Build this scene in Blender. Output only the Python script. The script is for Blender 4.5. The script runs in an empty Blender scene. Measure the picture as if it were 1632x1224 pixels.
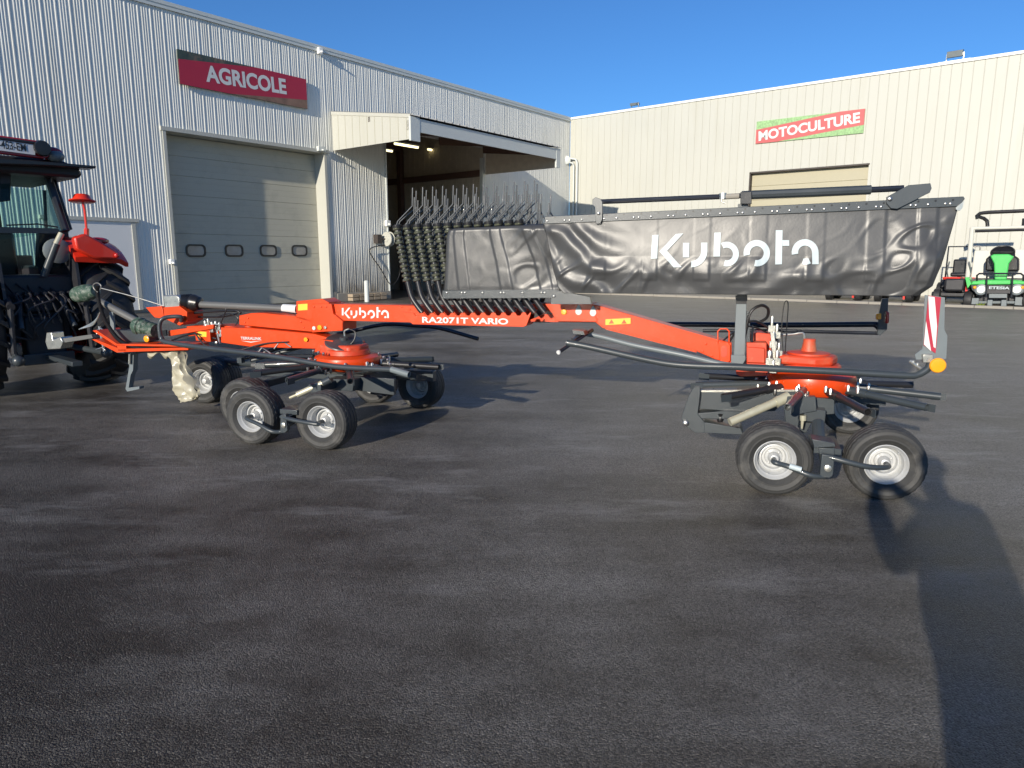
import bpy, bmesh, math, random
from math import sin, cos, radians, pi, sqrt, atan2, floor
from mathutils import Vector, Matrix, noise
random.seed(7)
scn = bpy.context.scene
V = Vector
# ------------------------------------------------------------------ camera, sky, sun
F = 1103.0; PITCH = radians(10.23); CAMH = 1.5
cam = bpy.data.cameras.new('camera'); cam_o = bpy.data.objects.new('camera', cam)
scn.collection.objects.link(cam_o); scn.camera = cam_o
cam_o.location = (0, 0, CAMH); cam_o.rotation_euler = (radians(90) - PITCH, 0, 0)
cam.sensor_width = 36; cam.lens = F / 1632 * 36; cam.clip_start = 0.05; cam.clip_end = 2000
SUN_AZ = radians(29.0); SUN_EL = radians(16.1)      # heading the light travels to (from +Y towards +X)
world = bpy.data.worlds.new("World"); scn.world = world; world.use_nodes = True
wn = world.node_tree; bg = wn.nodes['Background']
sky = wn.nodes.new('ShaderNodeTexSky'); sky.sky_type = 'NISHITA'; sky.sun_disc = False
sky.sun_elevation = SUN_EL; sky.sun_rotation = SUN_AZ + pi; sky.air_density = 1.0; sky.dust_density = 0.0; sky.ozone_density = 8.5
sky.altitude = 0
wn.links.new(sky.outputs[0], bg.inputs[0]); bg.inputs[1].default_value = 0.125
sun = bpy.data.lights.new('sun', 'SUN'); sun.energy = 4.8; sun.angle = radians(0.55); sun.color = (1.0, 0.91, 0.77)
sun_o = bpy.data.objects.new('sun', sun); scn.collection.objects.link(sun_o)
sun_dir = V((sin(SUN_AZ) * cos(SUN_EL), cos(SUN_AZ) * cos(SUN_EL), -sin(SUN_EL)))
sun_o.rotation_euler = sun_dir.to_track_quat('-Z', 'Y').to_euler(); sun_o.location = (-10, -20, 15)
scn.view_settings.view_transform = 'Standard'; scn.view_settings.look = 'None'
scn.view_settings.exposure = 0.22; scn.view_settings.gamma = 1

# ------------------------------------------------------------------ pixel -> place helpers (1632x1224 photograph)
CAM = V((0, 0, CAMH))
def ray(x, y):
    dx = (x - 816) / F; dy = (y - 612) / F
    return V((dx, cos(PITCH) - dy * sin(PITCH), -(dy * cos(PITCH) + sin(PITCH))))
def G(x, y, z=0.0):
    r = ray(x, y); return CAM + r * ((z - CAMH) / r.z)
def hit(x, y, p, nrm):
    r = ray(x, y); return CAM + r * ((p - CAM).dot(nrm) / r.dot(nrm))
A = radians(38.2)
W = V((sin(A), cos(A), 0)); N = V((-cos(A), sin(A), 0))     # along the left hall, and into it
W0 = G(905, 459.4)
def LW(s, r, z): return W0 + W * s + N * r + V((0, 0, z))   # left hall: s along, r into the hall, z up
def RW(t, r, z): return W0 - N * t + W * r + V((0, 0, z))   # right hall: t along to the right, r into it
def Rp(x, y, r=0.0):
    q = hit(x, y, W0 + W * r, W) - W0; return q.dot(-N), q.z
def Lp(x, y, r=0.0):
    q = hit(x, y, W0 + N * r, N) - W0; return q.dot(W), q.z
UD = radians(-17.6); MU = V((cos(UD), sin(UD), 0)); MN = V((-sin(UD), cos(UD), 0)); M0 = V((-1.55, 6.31, 0))
def m(x, y, o=0.0): return hit(x, y, M0 + MN * o, MN)       # point of the rake's vertical plane, o metres off its axis
def mc(s, o, z): return M0 + MU * s + MN * o + V((0, 0, z))
def msz(x, y, o=0.0):
    q = m(x, y, o) - M0; return q.dot(MU), q.z

# ------------------------------------------------------------------ materials
MATS = {}
def mat(name, col, rough=0.5, metal=0.0, var=0.0, vscale=5.0, bump=0.0, bscale=200.0, spec=0.5, coat=0.0, dirt=None, dscale=3.0, dst=1.0, damt=0.5, emit=None, estr=0):
    mt = bpy.data.materials.new(name); mt.use_nodes = True; nt = mt.node_tree
    b = nt.nodes['Principled BSDF']
    b.inputs['Base Color'].default_value = (*col, 1); b.inputs['Roughness'].default_value = rough
    b.inputs['Metallic'].default_value = metal; b.inputs['Specular IOR Level'].default_value = spec
    b.inputs['Coat Weight'].default_value = coat
    tc = nt.nodes.new('ShaderNodeTexCoord')
    colsock = None
    if var > 0:
        n = nt.nodes.new('ShaderNodeTexNoise'); n.inputs['Scale'].default_value = vscale; n.inputs['Detail'].default_value = 6
        nt.links.new(tc.outputs['Object'], n.inputs['Vector'])
        mx = nt.nodes.new('ShaderNodeMix'); mx.data_type = 'RGBA'
        mx.inputs[6].default_value = (*[c * (1 - var) for c in col], 1); mx.inputs[7].default_value = (*[min(1, c * (1 + var)) for c in col], 1)
        nt.links.new(n.outputs[0], mx.inputs[0]); colsock = mx.outputs[2]
        mr = nt.nodes.new('ShaderNodeMapRange'); mr.inputs[3].default_value = max(0.02, rough - 0.1); mr.inputs[4].default_value = min(1, rough + 0.12)
        nt.links.new(n.outputs[0], mr.inputs[0]); nt.links.new(mr.outputs[0], b.inputs['Roughness'])
    if dirt:
        n2 = nt.nodes.new('ShaderNodeTexNoise'); n2.inputs['Scale'].default_value = dscale; n2.inputs['Detail'].default_value = 10; n2.inputs['Roughness'].default_value = 0.7
        mp_ = nt.nodes.new('ShaderNodeMapping'); mp_.inputs['Scale'].default_value = (1, 1, dst); nt.links.new(tc.outputs['Object'], mp_.inputs[0]); nt.links.new(mp_.outputs[0], n2.inputs['Vector'])
        cr = nt.nodes.new('ShaderNodeValToRGB'); cr.color_ramp.elements[0].position = 0.5; cr.color_ramp.elements[1].position = 0.72
        nt.links.new(n2.outputs[0], cr.inputs[0])
        ml = nt.nodes.new('ShaderNodeMath'); ml.operation = 'MULTIPLY'; ml.inputs[1].default_value = damt
        nt.links.new(cr.outputs[0], ml.inputs[0])
        m2 = nt.nodes.new('ShaderNodeMix'); m2.data_type = 'RGBA'; m2.inputs[7].default_value = (*dirt, 1)
        nt.links.new(ml.outputs[0], m2.inputs[0])
        if colsock: nt.links.new(colsock, m2.inputs[6])
        else: m2.inputs[6].default_value = (*col, 1)
        colsock = m2.outputs[2]
    if colsock: nt.links.new(colsock, b.inputs['Base Color'])
    if bump > 0:
        n3 = nt.nodes.new('ShaderNodeTexNoise'); n3.inputs['Scale'].default_value = bscale; n3.inputs['Detail'].default_value = 4
        nt.links.new(tc.outputs['Object'], n3.inputs['Vector'])
        bp = nt.nodes.new('ShaderNodeBump'); bp.inputs['Strength'].default_value = bump; bp.inputs['Distance'].default_value = 0.003
        nt.links.new(n3.outputs[0], bp.inputs['Height']); nt.links.new(bp.outputs[0], b.inputs['Normal'])
    if emit:
        b.inputs['Emission Color'].default_value = (*emit, 1); b.inputs['Emission Strength'].default_value = estr
    MATS[name] = mt; return mt
def glass_mat(name, tint, refl=0.12):
    mt = bpy.data.materials.new(name); mt.use_nodes = True; nt = mt.node_tree
    nt.nodes.remove(nt.nodes['Principled BSDF']); out = nt.nodes['Material Output']
    t = nt.nodes.new('ShaderNodeBsdfTransparent'); t.inputs[0].default_value = (*tint, 1)
    g = nt.nodes.new('ShaderNodeBsdfGlossy'); g.inputs['Roughness'].default_value = 0.03
    fr = nt.nodes.new('ShaderNodeLayerWeight'); fr.inputs[0].default_value = refl * 2
    mx = nt.nodes.new('ShaderNodeMixShader')
    nt.links.new(fr.outputs['Fresnel'], mx.inputs[0]); nt.links.new(t.outputs[0], mx.inputs[1]); nt.links.new(g.outputs[0], mx.inputs[2])
    nt.links.new(mx.outputs[0], out.inputs['Surface']); MATS[name] = mt; return mt

mat('orange', (0.68, 0.056, 0.004), 0.36, var=0.06, vscale=3, spec=0.4, coat=0.08, dirt=(0.45, 0.12, 0.05), dscale=9, damt=0.25)
mat('orange_dusty', (0.60, 0.055, 0.016), 0.5, var=0.1, vscale=6, dirt=(0.35, 0.25, 0.13), dscale=5, damt=0.6)
mat('steel_grey', (0.042, 0.051, 0.057), 0.36, var=0.12, vscale=6, spec=0.5, coat=0.15)
mat('light_grey', (0.15, 0.175, 0.185), 0.42, var=0.1, vscale=6)
mat('arm_black', (0.022, 0.022, 0.024), 0.35, var=0.1)
mat('dark_tube', (0.018, 0.021, 0.028), 0.22, var=0.1, spec=0.6)
mat('zinc', (0.55, 0.54, 0.48), 0.3, metal=0.8, var=0.1, vscale=20)
mat('cylinder_paint', (0.50, 0.48, 0.36), 0.35, metal=0.3, var=0.1, vscale=20)
mat('chrome', (0.48, 0.47, 0.45), 0.38, metal=1.0)
mat('black_plastic', (0.015, 0.015, 0.016), 0.3, var=0.1)
mat('rubber', (0.036, 0.036, 0.035), 0.62, var=0.35, vscale=9, bump=0.3, bscale=300, dirt=(0.12, 0.115, 0.105), dscale=7, damt=0.7)
mat('rubber_black', (0.018, 0.018, 0.019), 0.6, var=0.2, vscale=10, bump=0.3, bscale=80, dirt=(0.05, 0.05, 0.045), dscale=4, damt=0.5)
mat('rim', (0.50, 0.51, 0.51), 0.35, metal=0.15, var=0.06, vscale=10, dirt=(0.35, 0.33, 0.28), dscale=12, damt=0.4)
mat('tarp', (0.058, 0.059, 0.060), 0.37, var=0.1, vscale=2.5, bump=0.12, bscale=60, spec=0.5)
mat('tarp_print', (0.46, 0.53, 0.55), 0.4, var=0.04, spec=0.4)
mat('white_paint', (0.66, 0.66, 0.64), 0.4)
mat('yellow_label', (0.85, 0.55, 0.05), 0.4)
mat('amber', (0.95, 0.36, 0.01), 0.25, coat=0.5)
mat('red_lens', (0.45, 0.02, 0.015), 0.2, coat=0.5)
mat('guard_green', (0.045, 0.085, 0.06), 0.5, var=0.3, vscale=30, dirt=(0.36, 0.37, 0.33), dscale=25, damt=0.9)
mat('shaft_grey', (0.12, 0.12, 0.115), 0.4, var=0.15)
mat('spring_wire', (0.115, 0.12, 0.12), 0.45)
mat('coil_wire', (0.16, 0.17, 0.13), 0.35, metal=0.5, dirt=(0.35, 0.36, 0.2), dscale=30, damt=0.6)
mat('wall_paint', (0.76, 0.76, 0.70), 0.55, var=0.04, vscale=1.2, dirt=(0.5, 0.48, 0.40), dscale=2.2, damt=0.38, dst=0.12)
mat('seam_shade', (0.36, 0.35, 0.27), 0.6)
mat('door_panel_pale', (0.40, 0.37, 0.26), 0.5, var=0.04)
mat('wall_cream', (0.48, 0.48, 0.425), 0.5, var=0.03, vscale=0.6, dirt=(0.39, 0.375, 0.29), dscale=1.6, damt=0.3, dst=0.1)
mat('trim', (0.60, 0.63, 0.60), 0.45, var=0.05)
mat('door_panel', (0.48, 0.46, 0.37), 0.5, var=0.05, vscale=1.5, dirt=(0.28, 0.27, 0.22), dscale=1.5, damt=0.4)
mat('door_white', (0.74, 0.74, 0.72), 0.45, var=0.03)
mat('frame_dark', (0.05, 0.04, 0.035), 0.6, var=0.2)
mat('primer_brown', (0.12, 0.065, 0.05), 0.6, var=0.2)
mat('inner_wall', (0.55, 0.48, 0.38), 0.6, var=0.2)
mat('concrete', (0.30, 0.28, 0.24), 0.85, var=0.15, vscale=3, bump=0.4, bscale=60, dirt=(0.2, 0.18, 0.15), dscale=3, damt=0.6)
mat('wood', (0.35, 0.28, 0.2), 0.8, var=0.2, vscale=8)
mat('roofing', (0.25, 0.26, 0.27), 0.6, var=0.1)
mat('sign_red', (0.42, 0.018, 0.045), 0.4, var=0.08, vscale=3)
mat('sign_red_faded', (0.50, 0.10, 0.10), 0.5, var=0.05)
mat('sign_field', (0.05, 0.07, 0.055), 0.5, var=0.6, vscale=6, dirt=(0.25, 0.15, 0.10), dscale=2, damt=1.0)
mat('sign_grass', (0.27, 0.45, 0.20), 0.6, var=0.7, vscale=14)
mat('sign_earth', (0.22, 0.13, 0.09), 0.6, var=0.6, vscale=5)
mat('lamp_on', (0.9, 0.9, 0.8), 0.5, emit=(1.0, 0.85, 0.45), estr=2.4)
mat('green_paint', (0.06, 0.48, 0.10), 0.35, coat=0.3, var=0.05)
mat('white_machine', (0.58, 0.58, 0.52), 0.4)
mat('red_machine', (0.65, 0.03, 0.015), 0.35, coat=0.3)
mat('tractor_red', (0.62, 0.03, 0.012), 0.3, coat=0.5, var=0.06)
mat('dark_machine', (0.022, 0.022, 0.026), 0.45, var=0.4, vscale=15)
mat('wrap', (0.42, 0.39, 0.29), 0.3, var=0.2, vscale=12, spec=0.6)
mat('plate', (0.55, 0.57, 0.60), 0.35)
mat('weed', (0.22, 0.30, 0.04), 0.6, var=0.2)
mat('coat', (0.03, 0.035, 0.05), 0.8); mat('skin', (0.55, 0.33, 0.24), 0.5); mat('hair', (0.05, 0.03, 0.02), 0.6)
mat('disc_red', (0.30, 0.012, 0.02), 0.25, coat=0.4)
mat('door_pane', (0.30, 0.29, 0.26), 0.12, var=0.5, vscale=3)
mat('lamp_white', (0.9, 0.9, 0.85), 0.2, coat=0.5)
glass_mat('cab_glass', (0.62, 0.80, 0.76)); glass_mat('window_glass', (0.30, 0.29, 0.26), 0.3)

def asphalt():
    mt = bpy.data.materials.new('asphalt'); mt.use_nodes = True; nt = mt.node_tree; b = nt.nodes['Principled BSDF']
    geo = nt.nodes.new('ShaderNodeNewGeometry')
    def nz(scale, detail=5, rough=0.6, vec=None):
        n = nt.nodes.new('ShaderNodeTexNoise'); n.inputs['Scale'].default_value = scale; n.inputs['Detail'].default_value = detail; n.inputs['Roughness'].default_value = rough
        nt.links.new(vec or geo.outputs['Position'], n.inputs['Vector']); return n
    def rng(sock, a, b_, c, d):
        r = nt.nodes.new('ShaderNodeMapRange'); r.inputs[1].default_value = a; r.inputs[2].default_value = b_; r.inputs[3].default_value = c; r.inputs[4].default_value = d
        nt.links.new(sock, r.inputs[0]); return r.outputs[0]
    def mth(op, a, b_):
        q = nt.nodes.new('ShaderNodeMath'); q.operation = op
        for i, s in enumerate((a, b_)):
            if isinstance(s, (int, float)): q.inputs[i].default_value = s
            else: nt.links.new(s, q.inputs[i])
        return q.outputs[0]
    mp = nt.nodes.new('ShaderNodeMapping'); mp.inputs['Rotation'].default_value = (0, 0, radians(25)); mp.inputs['Scale'].default_value = (0.35, 1.3, 1)
    nt.links.new(geo.outputs['Position'], mp.inputs['Vector'])
    big = nz(0.5, 8, 0.62); mid = nz(2.3, 8, 0.7); streak = nz(1.0, 6, 0.6, mp.outputs[0])
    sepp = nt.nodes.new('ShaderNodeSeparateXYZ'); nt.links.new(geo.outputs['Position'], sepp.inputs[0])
    # silvery sheen painted into the colour: yard pales towards the right and mid-distance
    sheen_grad = mth('ADD', rng(sepp.outputs[0], -3.0, 3.0, -0.035, 0.045), rng(sepp.outputs[1], 2.0, 5.5, -0.05, 0.035))
    damp_sheen = mth('ADD', sheen_grad, mth('ADD', mth('MULTIPLY', big.outputs[0], 0.32), mth('ADD', mth('MULTIPLY', mid.outputs[0], 0.25), mth('MULTIPLY', streak.outputs[0], 0.43))))
    vor = nt.nodes.new('ShaderNodeTexVoronoi'); vor.inputs['Scale'].default_value = 165; vor.inputs['Randomness'].default_value = 1
    nt.links.new(geo.outputs['Position'], vor.inputs['Vector'])
    sep = nt.nodes.new('ShaderNodeSeparateColor'); nt.links.new(vor.outputs['Color'], sep.inputs[0])
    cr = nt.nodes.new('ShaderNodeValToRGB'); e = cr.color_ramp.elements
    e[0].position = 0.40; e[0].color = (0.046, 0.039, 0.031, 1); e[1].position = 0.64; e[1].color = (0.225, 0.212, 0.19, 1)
    nt.links.new(damp_sheen, cr.inputs[0])
    # single pale stones in the aggregate
    pale = rng(sep.outputs[0], 0.95, 1.0, 0.0, 1.0)
    cvar = rng(sep.outputs[1], 0, 1, 0.45, 1.55)
    mul = nt.nodes.new('ShaderNodeMix'); mul.data_type = 'RGBA'; mul.blend_type = 'MULTIPLY'; mul.inputs[0].default_value = 1
    nt.links.new(cr.outputs[0], mul.inputs[6])
    cmb = nt.nodes.new('ShaderNodeCombineColor')
    for i in range(3): nt.links.new(cvar, cmb.inputs[i])
    nt.links.new(cmb.outputs[0], mul.inputs[7])
    mx = nt.nodes.new('ShaderNodeMix'); mx.data_type = 'RGBA'; mx.inputs[7].default_value = (0.42, 0.39, 0.33, 1)
    nt.links.new(mth('MULTIPLY', pale, 0.38), mx.inputs[0]); nt.links.new(mul.outputs[2], mx.inputs[6])
    mp2 = nt.nodes.new('ShaderNodeMapping'); mp2.inputs['Rotation'].default_value = (0, 0, radians(-12)); mp2.inputs['Scale'].default_value = (0.8, 2.6, 1); mp2.inputs['Location'].default_value = (3.3, 1.2, 0)
    nt.links.new(geo.outputs['Position'], mp2.inputs['Vector']); st2 = nz(1.1, 10, 0.75, mp2.outputs[0])
    pm = mth('MULTIPLY', rng(st2.outputs[0], 0.53, 0.68, 0.0, 0.6), rng(sepp.outputs[1], 2.2, 4.5, 0.25, 1.0))
    mx2 = nt.nodes.new('ShaderNodeMix'); mx2.data_type = 'RGBA'; mx2.inputs[7].default_value = (0.34, 0.33, 0.31, 1)
    nt.links.new(pm, mx2.inputs[0]); nt.links.new(mx.outputs[2], mx2.inputs[6])
    nt.links.new(mx2.outputs[2], b.inputs['Base Color'])
    nt.links.new(rng(damp_sheen, 0.38, 0.66, 0.28, 0.50), b.inputs['Roughness'])
    b.inputs['Specular IOR Level'].default_value = 0.22
    fine = nz(230, 3, 0.6)
    h = mth('ADD', mth('MULTIPLY', vor.outputs['Distance'], -1.0), mth('MULTIPLY', fine.outputs[0], 0.8))
    bp = nt.nodes.new('ShaderNodeBump'); bp.inputs['Strength'].default_value = 1.0; bp.inputs['Distance'].default_value = 0.006
    nt.links.new(h, bp.inputs['Height'])
    b2 = nt.nodes.new('ShaderNodeBump'); b2.inputs['Strength'].default_value = 0.5; b2.inputs['Distance'].default_value = 0.02
    nt.links.new(mid.outputs[0], b2.inputs['Height']); nt.links.new(b2.outputs[0], bp.inputs['Normal'])
    nt.links.new(bp.outputs[0], b.inputs['Normal'])
    MATS['asphalt'] = mt
asphalt()
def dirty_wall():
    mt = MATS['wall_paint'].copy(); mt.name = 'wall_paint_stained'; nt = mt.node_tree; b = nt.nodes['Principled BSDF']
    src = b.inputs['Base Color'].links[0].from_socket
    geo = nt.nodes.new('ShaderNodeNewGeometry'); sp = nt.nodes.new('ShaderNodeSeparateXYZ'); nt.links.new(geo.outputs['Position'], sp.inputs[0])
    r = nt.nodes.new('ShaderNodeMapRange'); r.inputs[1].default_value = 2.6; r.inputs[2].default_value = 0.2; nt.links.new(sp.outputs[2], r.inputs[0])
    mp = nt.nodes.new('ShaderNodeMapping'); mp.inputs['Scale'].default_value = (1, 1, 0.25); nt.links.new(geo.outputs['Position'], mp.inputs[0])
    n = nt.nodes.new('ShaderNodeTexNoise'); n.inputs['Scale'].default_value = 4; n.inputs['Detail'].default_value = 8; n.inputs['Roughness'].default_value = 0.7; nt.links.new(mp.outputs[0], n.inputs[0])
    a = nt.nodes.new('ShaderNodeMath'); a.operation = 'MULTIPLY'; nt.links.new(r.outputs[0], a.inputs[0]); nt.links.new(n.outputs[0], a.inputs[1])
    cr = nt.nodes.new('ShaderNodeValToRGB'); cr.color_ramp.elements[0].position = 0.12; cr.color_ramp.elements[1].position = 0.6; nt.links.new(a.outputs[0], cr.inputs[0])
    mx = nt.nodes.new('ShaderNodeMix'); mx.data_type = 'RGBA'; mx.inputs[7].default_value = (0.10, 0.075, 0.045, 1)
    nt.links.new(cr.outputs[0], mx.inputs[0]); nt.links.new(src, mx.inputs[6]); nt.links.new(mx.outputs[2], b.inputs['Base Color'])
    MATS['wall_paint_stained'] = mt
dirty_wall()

# ------------------------------------------------------------------ mesh builder
def frame_from(d):
    d = d.normalized(); up = V((0, 0, 1)) if abs(d.z) < 0.95 else V((1, 0, 0))
    a = d.cross(up).normalized(); return a, a.cross(d).normalized()
SPLIT = {'bolt', 'rivet_hole', 'plinth', 'stub_axle', 'axle_tube', 'warning_triangle', 'stripe', 'seam', 'hydraulic_coupling', 'spring_clip', 'door_trim', 'wiper', 'valve_fitting'}
class MB:
    def __init__(s): s.v = []; s.f = []
    def poly(s, pts):
        i = len(s.v); s.v += [V(p) for p in pts]; s.f.append(tuple(range(i, i + len(pts)))); return s
    def prism(s, pts, ext):
        pts = [V(p) for p in pts]; n = len(pts); i = len(s.v)
        s.v += pts + [p + ext for p in pts]
        s.f.append(tuple(range(i, i + n))[::-1]); s.f.append(tuple(range(i + n, i + 2 * n)))
        for k in range(n):
            k2 = (k + 1) % n; s.f.append((i + k, i + k2, i + n + k2, i + n + k))
        return s
    def boxp(s, o, a, b, c):          # corner + three edge vectors
        return s.prism([o, o + a, o + a + b, o + b], c)
    def box(s, c, sx, sy, sz, ax=V((1, 0, 0)), ay=V((0, 1, 0)), az=V((0, 0, 1))):
        c = V(c); return s.boxp(c - ax * sx / 2 - ay * sy / 2 - az * sz / 2, ax * sx, ay * sy, az * sz)
    def tube(s, pts, r, seg=10, hollow=False, r2=None):
        pts = [V(p) for p in pts]; n = len(pts)
        rad = r if isinstance(r, (list, tuple)) else [r + ((r2 - r) * k / (n - 1) if r2 is not None else 0) for k in range(n)]
        d0 = (pts[1] - pts[0]).normalized(); a, b = frame_from(d0); i = len(s.v); prev = d0
        for k in range(n):
            if k == 0: d = d0
            elif k == n - 1: d = (pts[-1] - pts[-2]).normalized()
            else: d = ((pts[k] - pts[k - 1]).normalized() + (pts[k + 1] - pts[k]).normalized()).normalized()
            q = prev.rotation_difference(d); a = q @ a; b = q @ b; prev = d
            for j in range(seg):
                t = 2 * pi * j / seg; s.v.append(pts[k] + (a * cos(t) + b * sin(t)) * rad[k])
        for k in range(n - 1):
            for j in range(seg):
                j2 = (j + 1) % seg
                s.f.append((i + k * seg + j, i + k * seg + j2, i + (k + 1) * seg + j2, i + (k + 1) * seg + j))
        for (k, dr) in ((0, -1), (n - 1, 1)):
            base = i + k * seg
            if hollow:
                c = pts[k]; dd = (pts[1] - pts[0]).normalized() if k == 0 else (pts[-2] - pts[-1]).normalized()
                i2 = len(s.v); ring = s.v[base:base + seg]
                s.v += [c + (p - c) * 0.78 for p in ring] + [c + (p - c) * 0.78 + dd * rad[k] * 2.5 for p in ring]
                for j in range(seg):
                    j2 = (j + 1) % seg
                    s.f.append((base + j, base + j2, i2 + j2, i2 + j)); s.f.append((i2 + j, i2 + j2, i2 + seg + j2, i2 + seg + j))
                s.f.append(tuple(range(i2 + seg, i2 + 2 * seg)))
            else: s.f.append(tuple(range(base, base + seg)))
        return s
    def lathe(s, c, ax, prof, seg=24, fn=None, caps=True):   # prof: (distance along axis, radius)
        c = V(c); ax = V(ax).normalized(); a, b = frame_from(ax); i = len(s.v); n = len(prof)
        for k, (h, r) in enumerate(prof):
            for j in range(seg):
                t = 2 * pi * j / seg; rr = r + (fn(k, j) if fn else 0)
                s.v.append(c + ax * h + (a * cos(t) + b * sin(t)) * rr)
        for k in range(n - 1):
            for j in range(seg):
                j2 = (j + 1) % seg
                s.f.append((i + k * seg + j, i + k * seg + j2, i + (k + 1) * seg + j2, i + (k + 1) * seg + j))
        if caps and prof[0][1] > 1e-4: s.f.append(tuple(range(i, i + seg)))
        if caps and prof[-1][1] > 1e-4: s.f.append(tuple(range(i + (n - 1) * seg, i + n * seg)))
        return s
    def bolt(s, p, d, r=0.008, h=0.008):
        return s.lathe(p, d, [(0, r), (h, r), (h * 1.3, r * 0.6), (h * 1.35, 0.0)], 8)
    def sphere(s, c, r, seg=14, sx=1, sy=1, sz=1):
        c = V(c); i = len(s.v); nr = seg // 2
        for k in range(nr + 1):
            ph = pi * k / nr
            for j in range(seg):
                t = 2 * pi * j / seg; s.v.append(c + V((sin(ph) * cos(t) * r * sx, sin(ph) * sin(t) * r * sy, cos(ph) * r * sz)))
        for k in range(nr):
            for j in range(seg):
                j2 = (j + 1) % seg; s.f.append((i + k * seg + j, i + k * seg + j2, i + (k + 1) * seg + j2, i + (k + 1) * seg + j))
        return s
    def islands(s):
        par = list(range(len(s.v)))
        def find(a):
            while par[a] != a: par[a] = par[par[a]]; a = par[a]
            return a
        for f in s.f:
            for q in f[1:]: par[find(q)] = find(f[0])
        grp = {}
        for f in s.f: grp.setdefault(find(f[0]), []).append(f)
        out = []
        for fs in grp.values():
            b = MB(); mp = {}
            for f in fs:
                for q in f:
                    if q not in mp: mp[q] = len(b.v); b.v.append(s.v[q])
                b.f.append(tuple(mp[q] for q in f))
            out.append(b)
        return out
    def build(s, name, material, parent=None, smooth=True, bevel=0.0, angle=35, local=None):
        if name in SPLIT and parent is not None:
            isl = s.islands()
            if len(isl) > 1:
                for b in isl: o = b.build(name, material, parent, smooth, bevel, angle)
                return o
        me = bpy.data.meshes.new(name); me.from_pydata([tuple(p) for p in s.v], [], s.f)
        bm = bmesh.new(); bm.from_mesh(me)
        bmesh.ops.remove_doubles(bm, verts=bm.verts, dist=1e-5)
        bmesh.ops.recalc_face_normals(bm, faces=bm.faces); bm.to_mesh(me); bm.free()
        mm = material if isinstance(material, (list, tuple)) else [material]
        for q in mm: me.materials.append(MATS[q])
        if smooth:
            for p in me.polygons: p.use_smooth = True
            me.set_sharp_from_angle(angle=radians(angle))
        o = bpy.data.objects.new(name, me); scn.collection.objects.link(o)
        if parent is not None: attach(o, parent)
        if bevel > 0:
            bv = o.modifiers.new('bevel', 'BEVEL'); bv.width = bevel; bv.segments = 2; bv.limit_method = 'ANGLE'; bv.angle_limit = radians(40)
        return o
def world_of(o):
    if o.parent is None: return o.matrix_basis.copy()
    return world_of(o.parent) @ o.matrix_parent_inverse @ o.matrix_basis
def attach(o, parent): o.parent = parent; o.matrix_parent_inverse = world_of(parent).inverted()
def tag(o, label, cat, group=None, kind=None):
    if label: o['label'] = label
    if cat: o['category'] = cat
    if group: o['group'] = group
    if kind: o['kind'] = kind
    return o
def thing(name, label, cat, loc, group=None):
    o = bpy.data.objects.new(name, None); scn.collection.objects.link(o); o.location = loc; o.empty_display_size = 0.3
    return tag(o, label, cat, group)
def bez(pts, n=6):        # Catmull-Rom through points
    pts = [V(p) for p in pts]; P = [pts[0] * 2 - pts[1]] + pts + [pts[-1] * 2 - pts[-2]]; out = []
    for i in range(1, len(P) - 2):
        for k in range(n):
            t = k / n; a, b, c, d = P[i - 1], P[i], P[i + 1], P[i + 2]
            out.append(0.5 * ((2 * b) + (c - a) * t + (2 * a - 5 * b + 4 * c - d) * t * t + (3 * b - a - 3 * c + d) * t ** 3))
    out.append(pts[-1]); return out
def text(body, name, material, origin, xdir, zdir, height, width=None, parent=None, bold=0.0, depth=0.002):
    """flat lettering as a mesh; origin = lower left corner; fitted to width x height"""
    cu = bpy.data.curves.new(name, 'FONT'); cu.body = body; cu.size = 1; cu.offset = bold; cu.extrude = 0.0; cu.resolution_u = 4
    to = bpy.data.objects.new(name, cu); scn.collection.objects.link(to)
    dg = bpy.context.evaluated_depsgraph_get(); me0 = bpy.data.meshes.new_from_object(to.evaluated_get(dg))
    xs = [v.co.x for v in me0.vertices]; ys = [v.co.y for v in me0.vertices]
    x0, x1, y0, y1 = min(xs), max(xs), min(ys), max(ys)
    sy = height / (y1 - y0); sx = (width / (x1 - x0)) if width else sy
    xdir = V(xdir).normalized(); zdir = V(zdir).normalized(); nd = xdir.cross(zdir)
    mb = MB(); mb.v = [V(origin) + xdir * (v.co.x - x0) * sx + zdir * (v.co.y - y0) * sy + nd * depth for v in me0.vertices]
    mb.f = [tuple(p.vertices) for p in me0.polygons]
    bpy.data.objects.remove(to); bpy.data.curves.remove(cu); bpy.data.meshes.remove(me0)
    me = bpy.data.meshes.new(name); me.from_pydata([tuple(p) for p in mb.v], [], mb.f); me.materials.append(MATS[material])
    o = bpy.data.objects.new(name, me); scn.collection.objects.link(o)
    if parent is not None: attach(o, parent)
    return o

# ------------------------------------------------------------------ ground
g = MB(); Z = 0
g.poly([(-300, -200, 0), (300, -200, 0), (300, 500, 0), (-300, 500, 0)])
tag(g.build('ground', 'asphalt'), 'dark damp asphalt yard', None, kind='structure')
KR = -((G(1500, 487) - W0).dot(-W))            # kerb line in front of the right hall (negative r)
KR = (G(1560, 491) - W0).dot(W)
g = MB(); g.boxp(RW(3.2, KR + 0.16, -0.1), -N * 40, W * (-KR - 0.16), V((0, 0, 0.165)))
tag(g.build('pavement', 'concrete'), 'pale strip of paving along the right hall', None, kind='structure')
g = MB()
for k in range(38): g.boxp(RW(3.2 + k * 1.0 + 0.005, KR, -0.1), -N * 0.99, W * 0.156, V((0, 0, 0.18)))
tag(g.build('kerb', 'concrete', bevel=0.015), 'concrete kerb', None, kind='structure')

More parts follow.
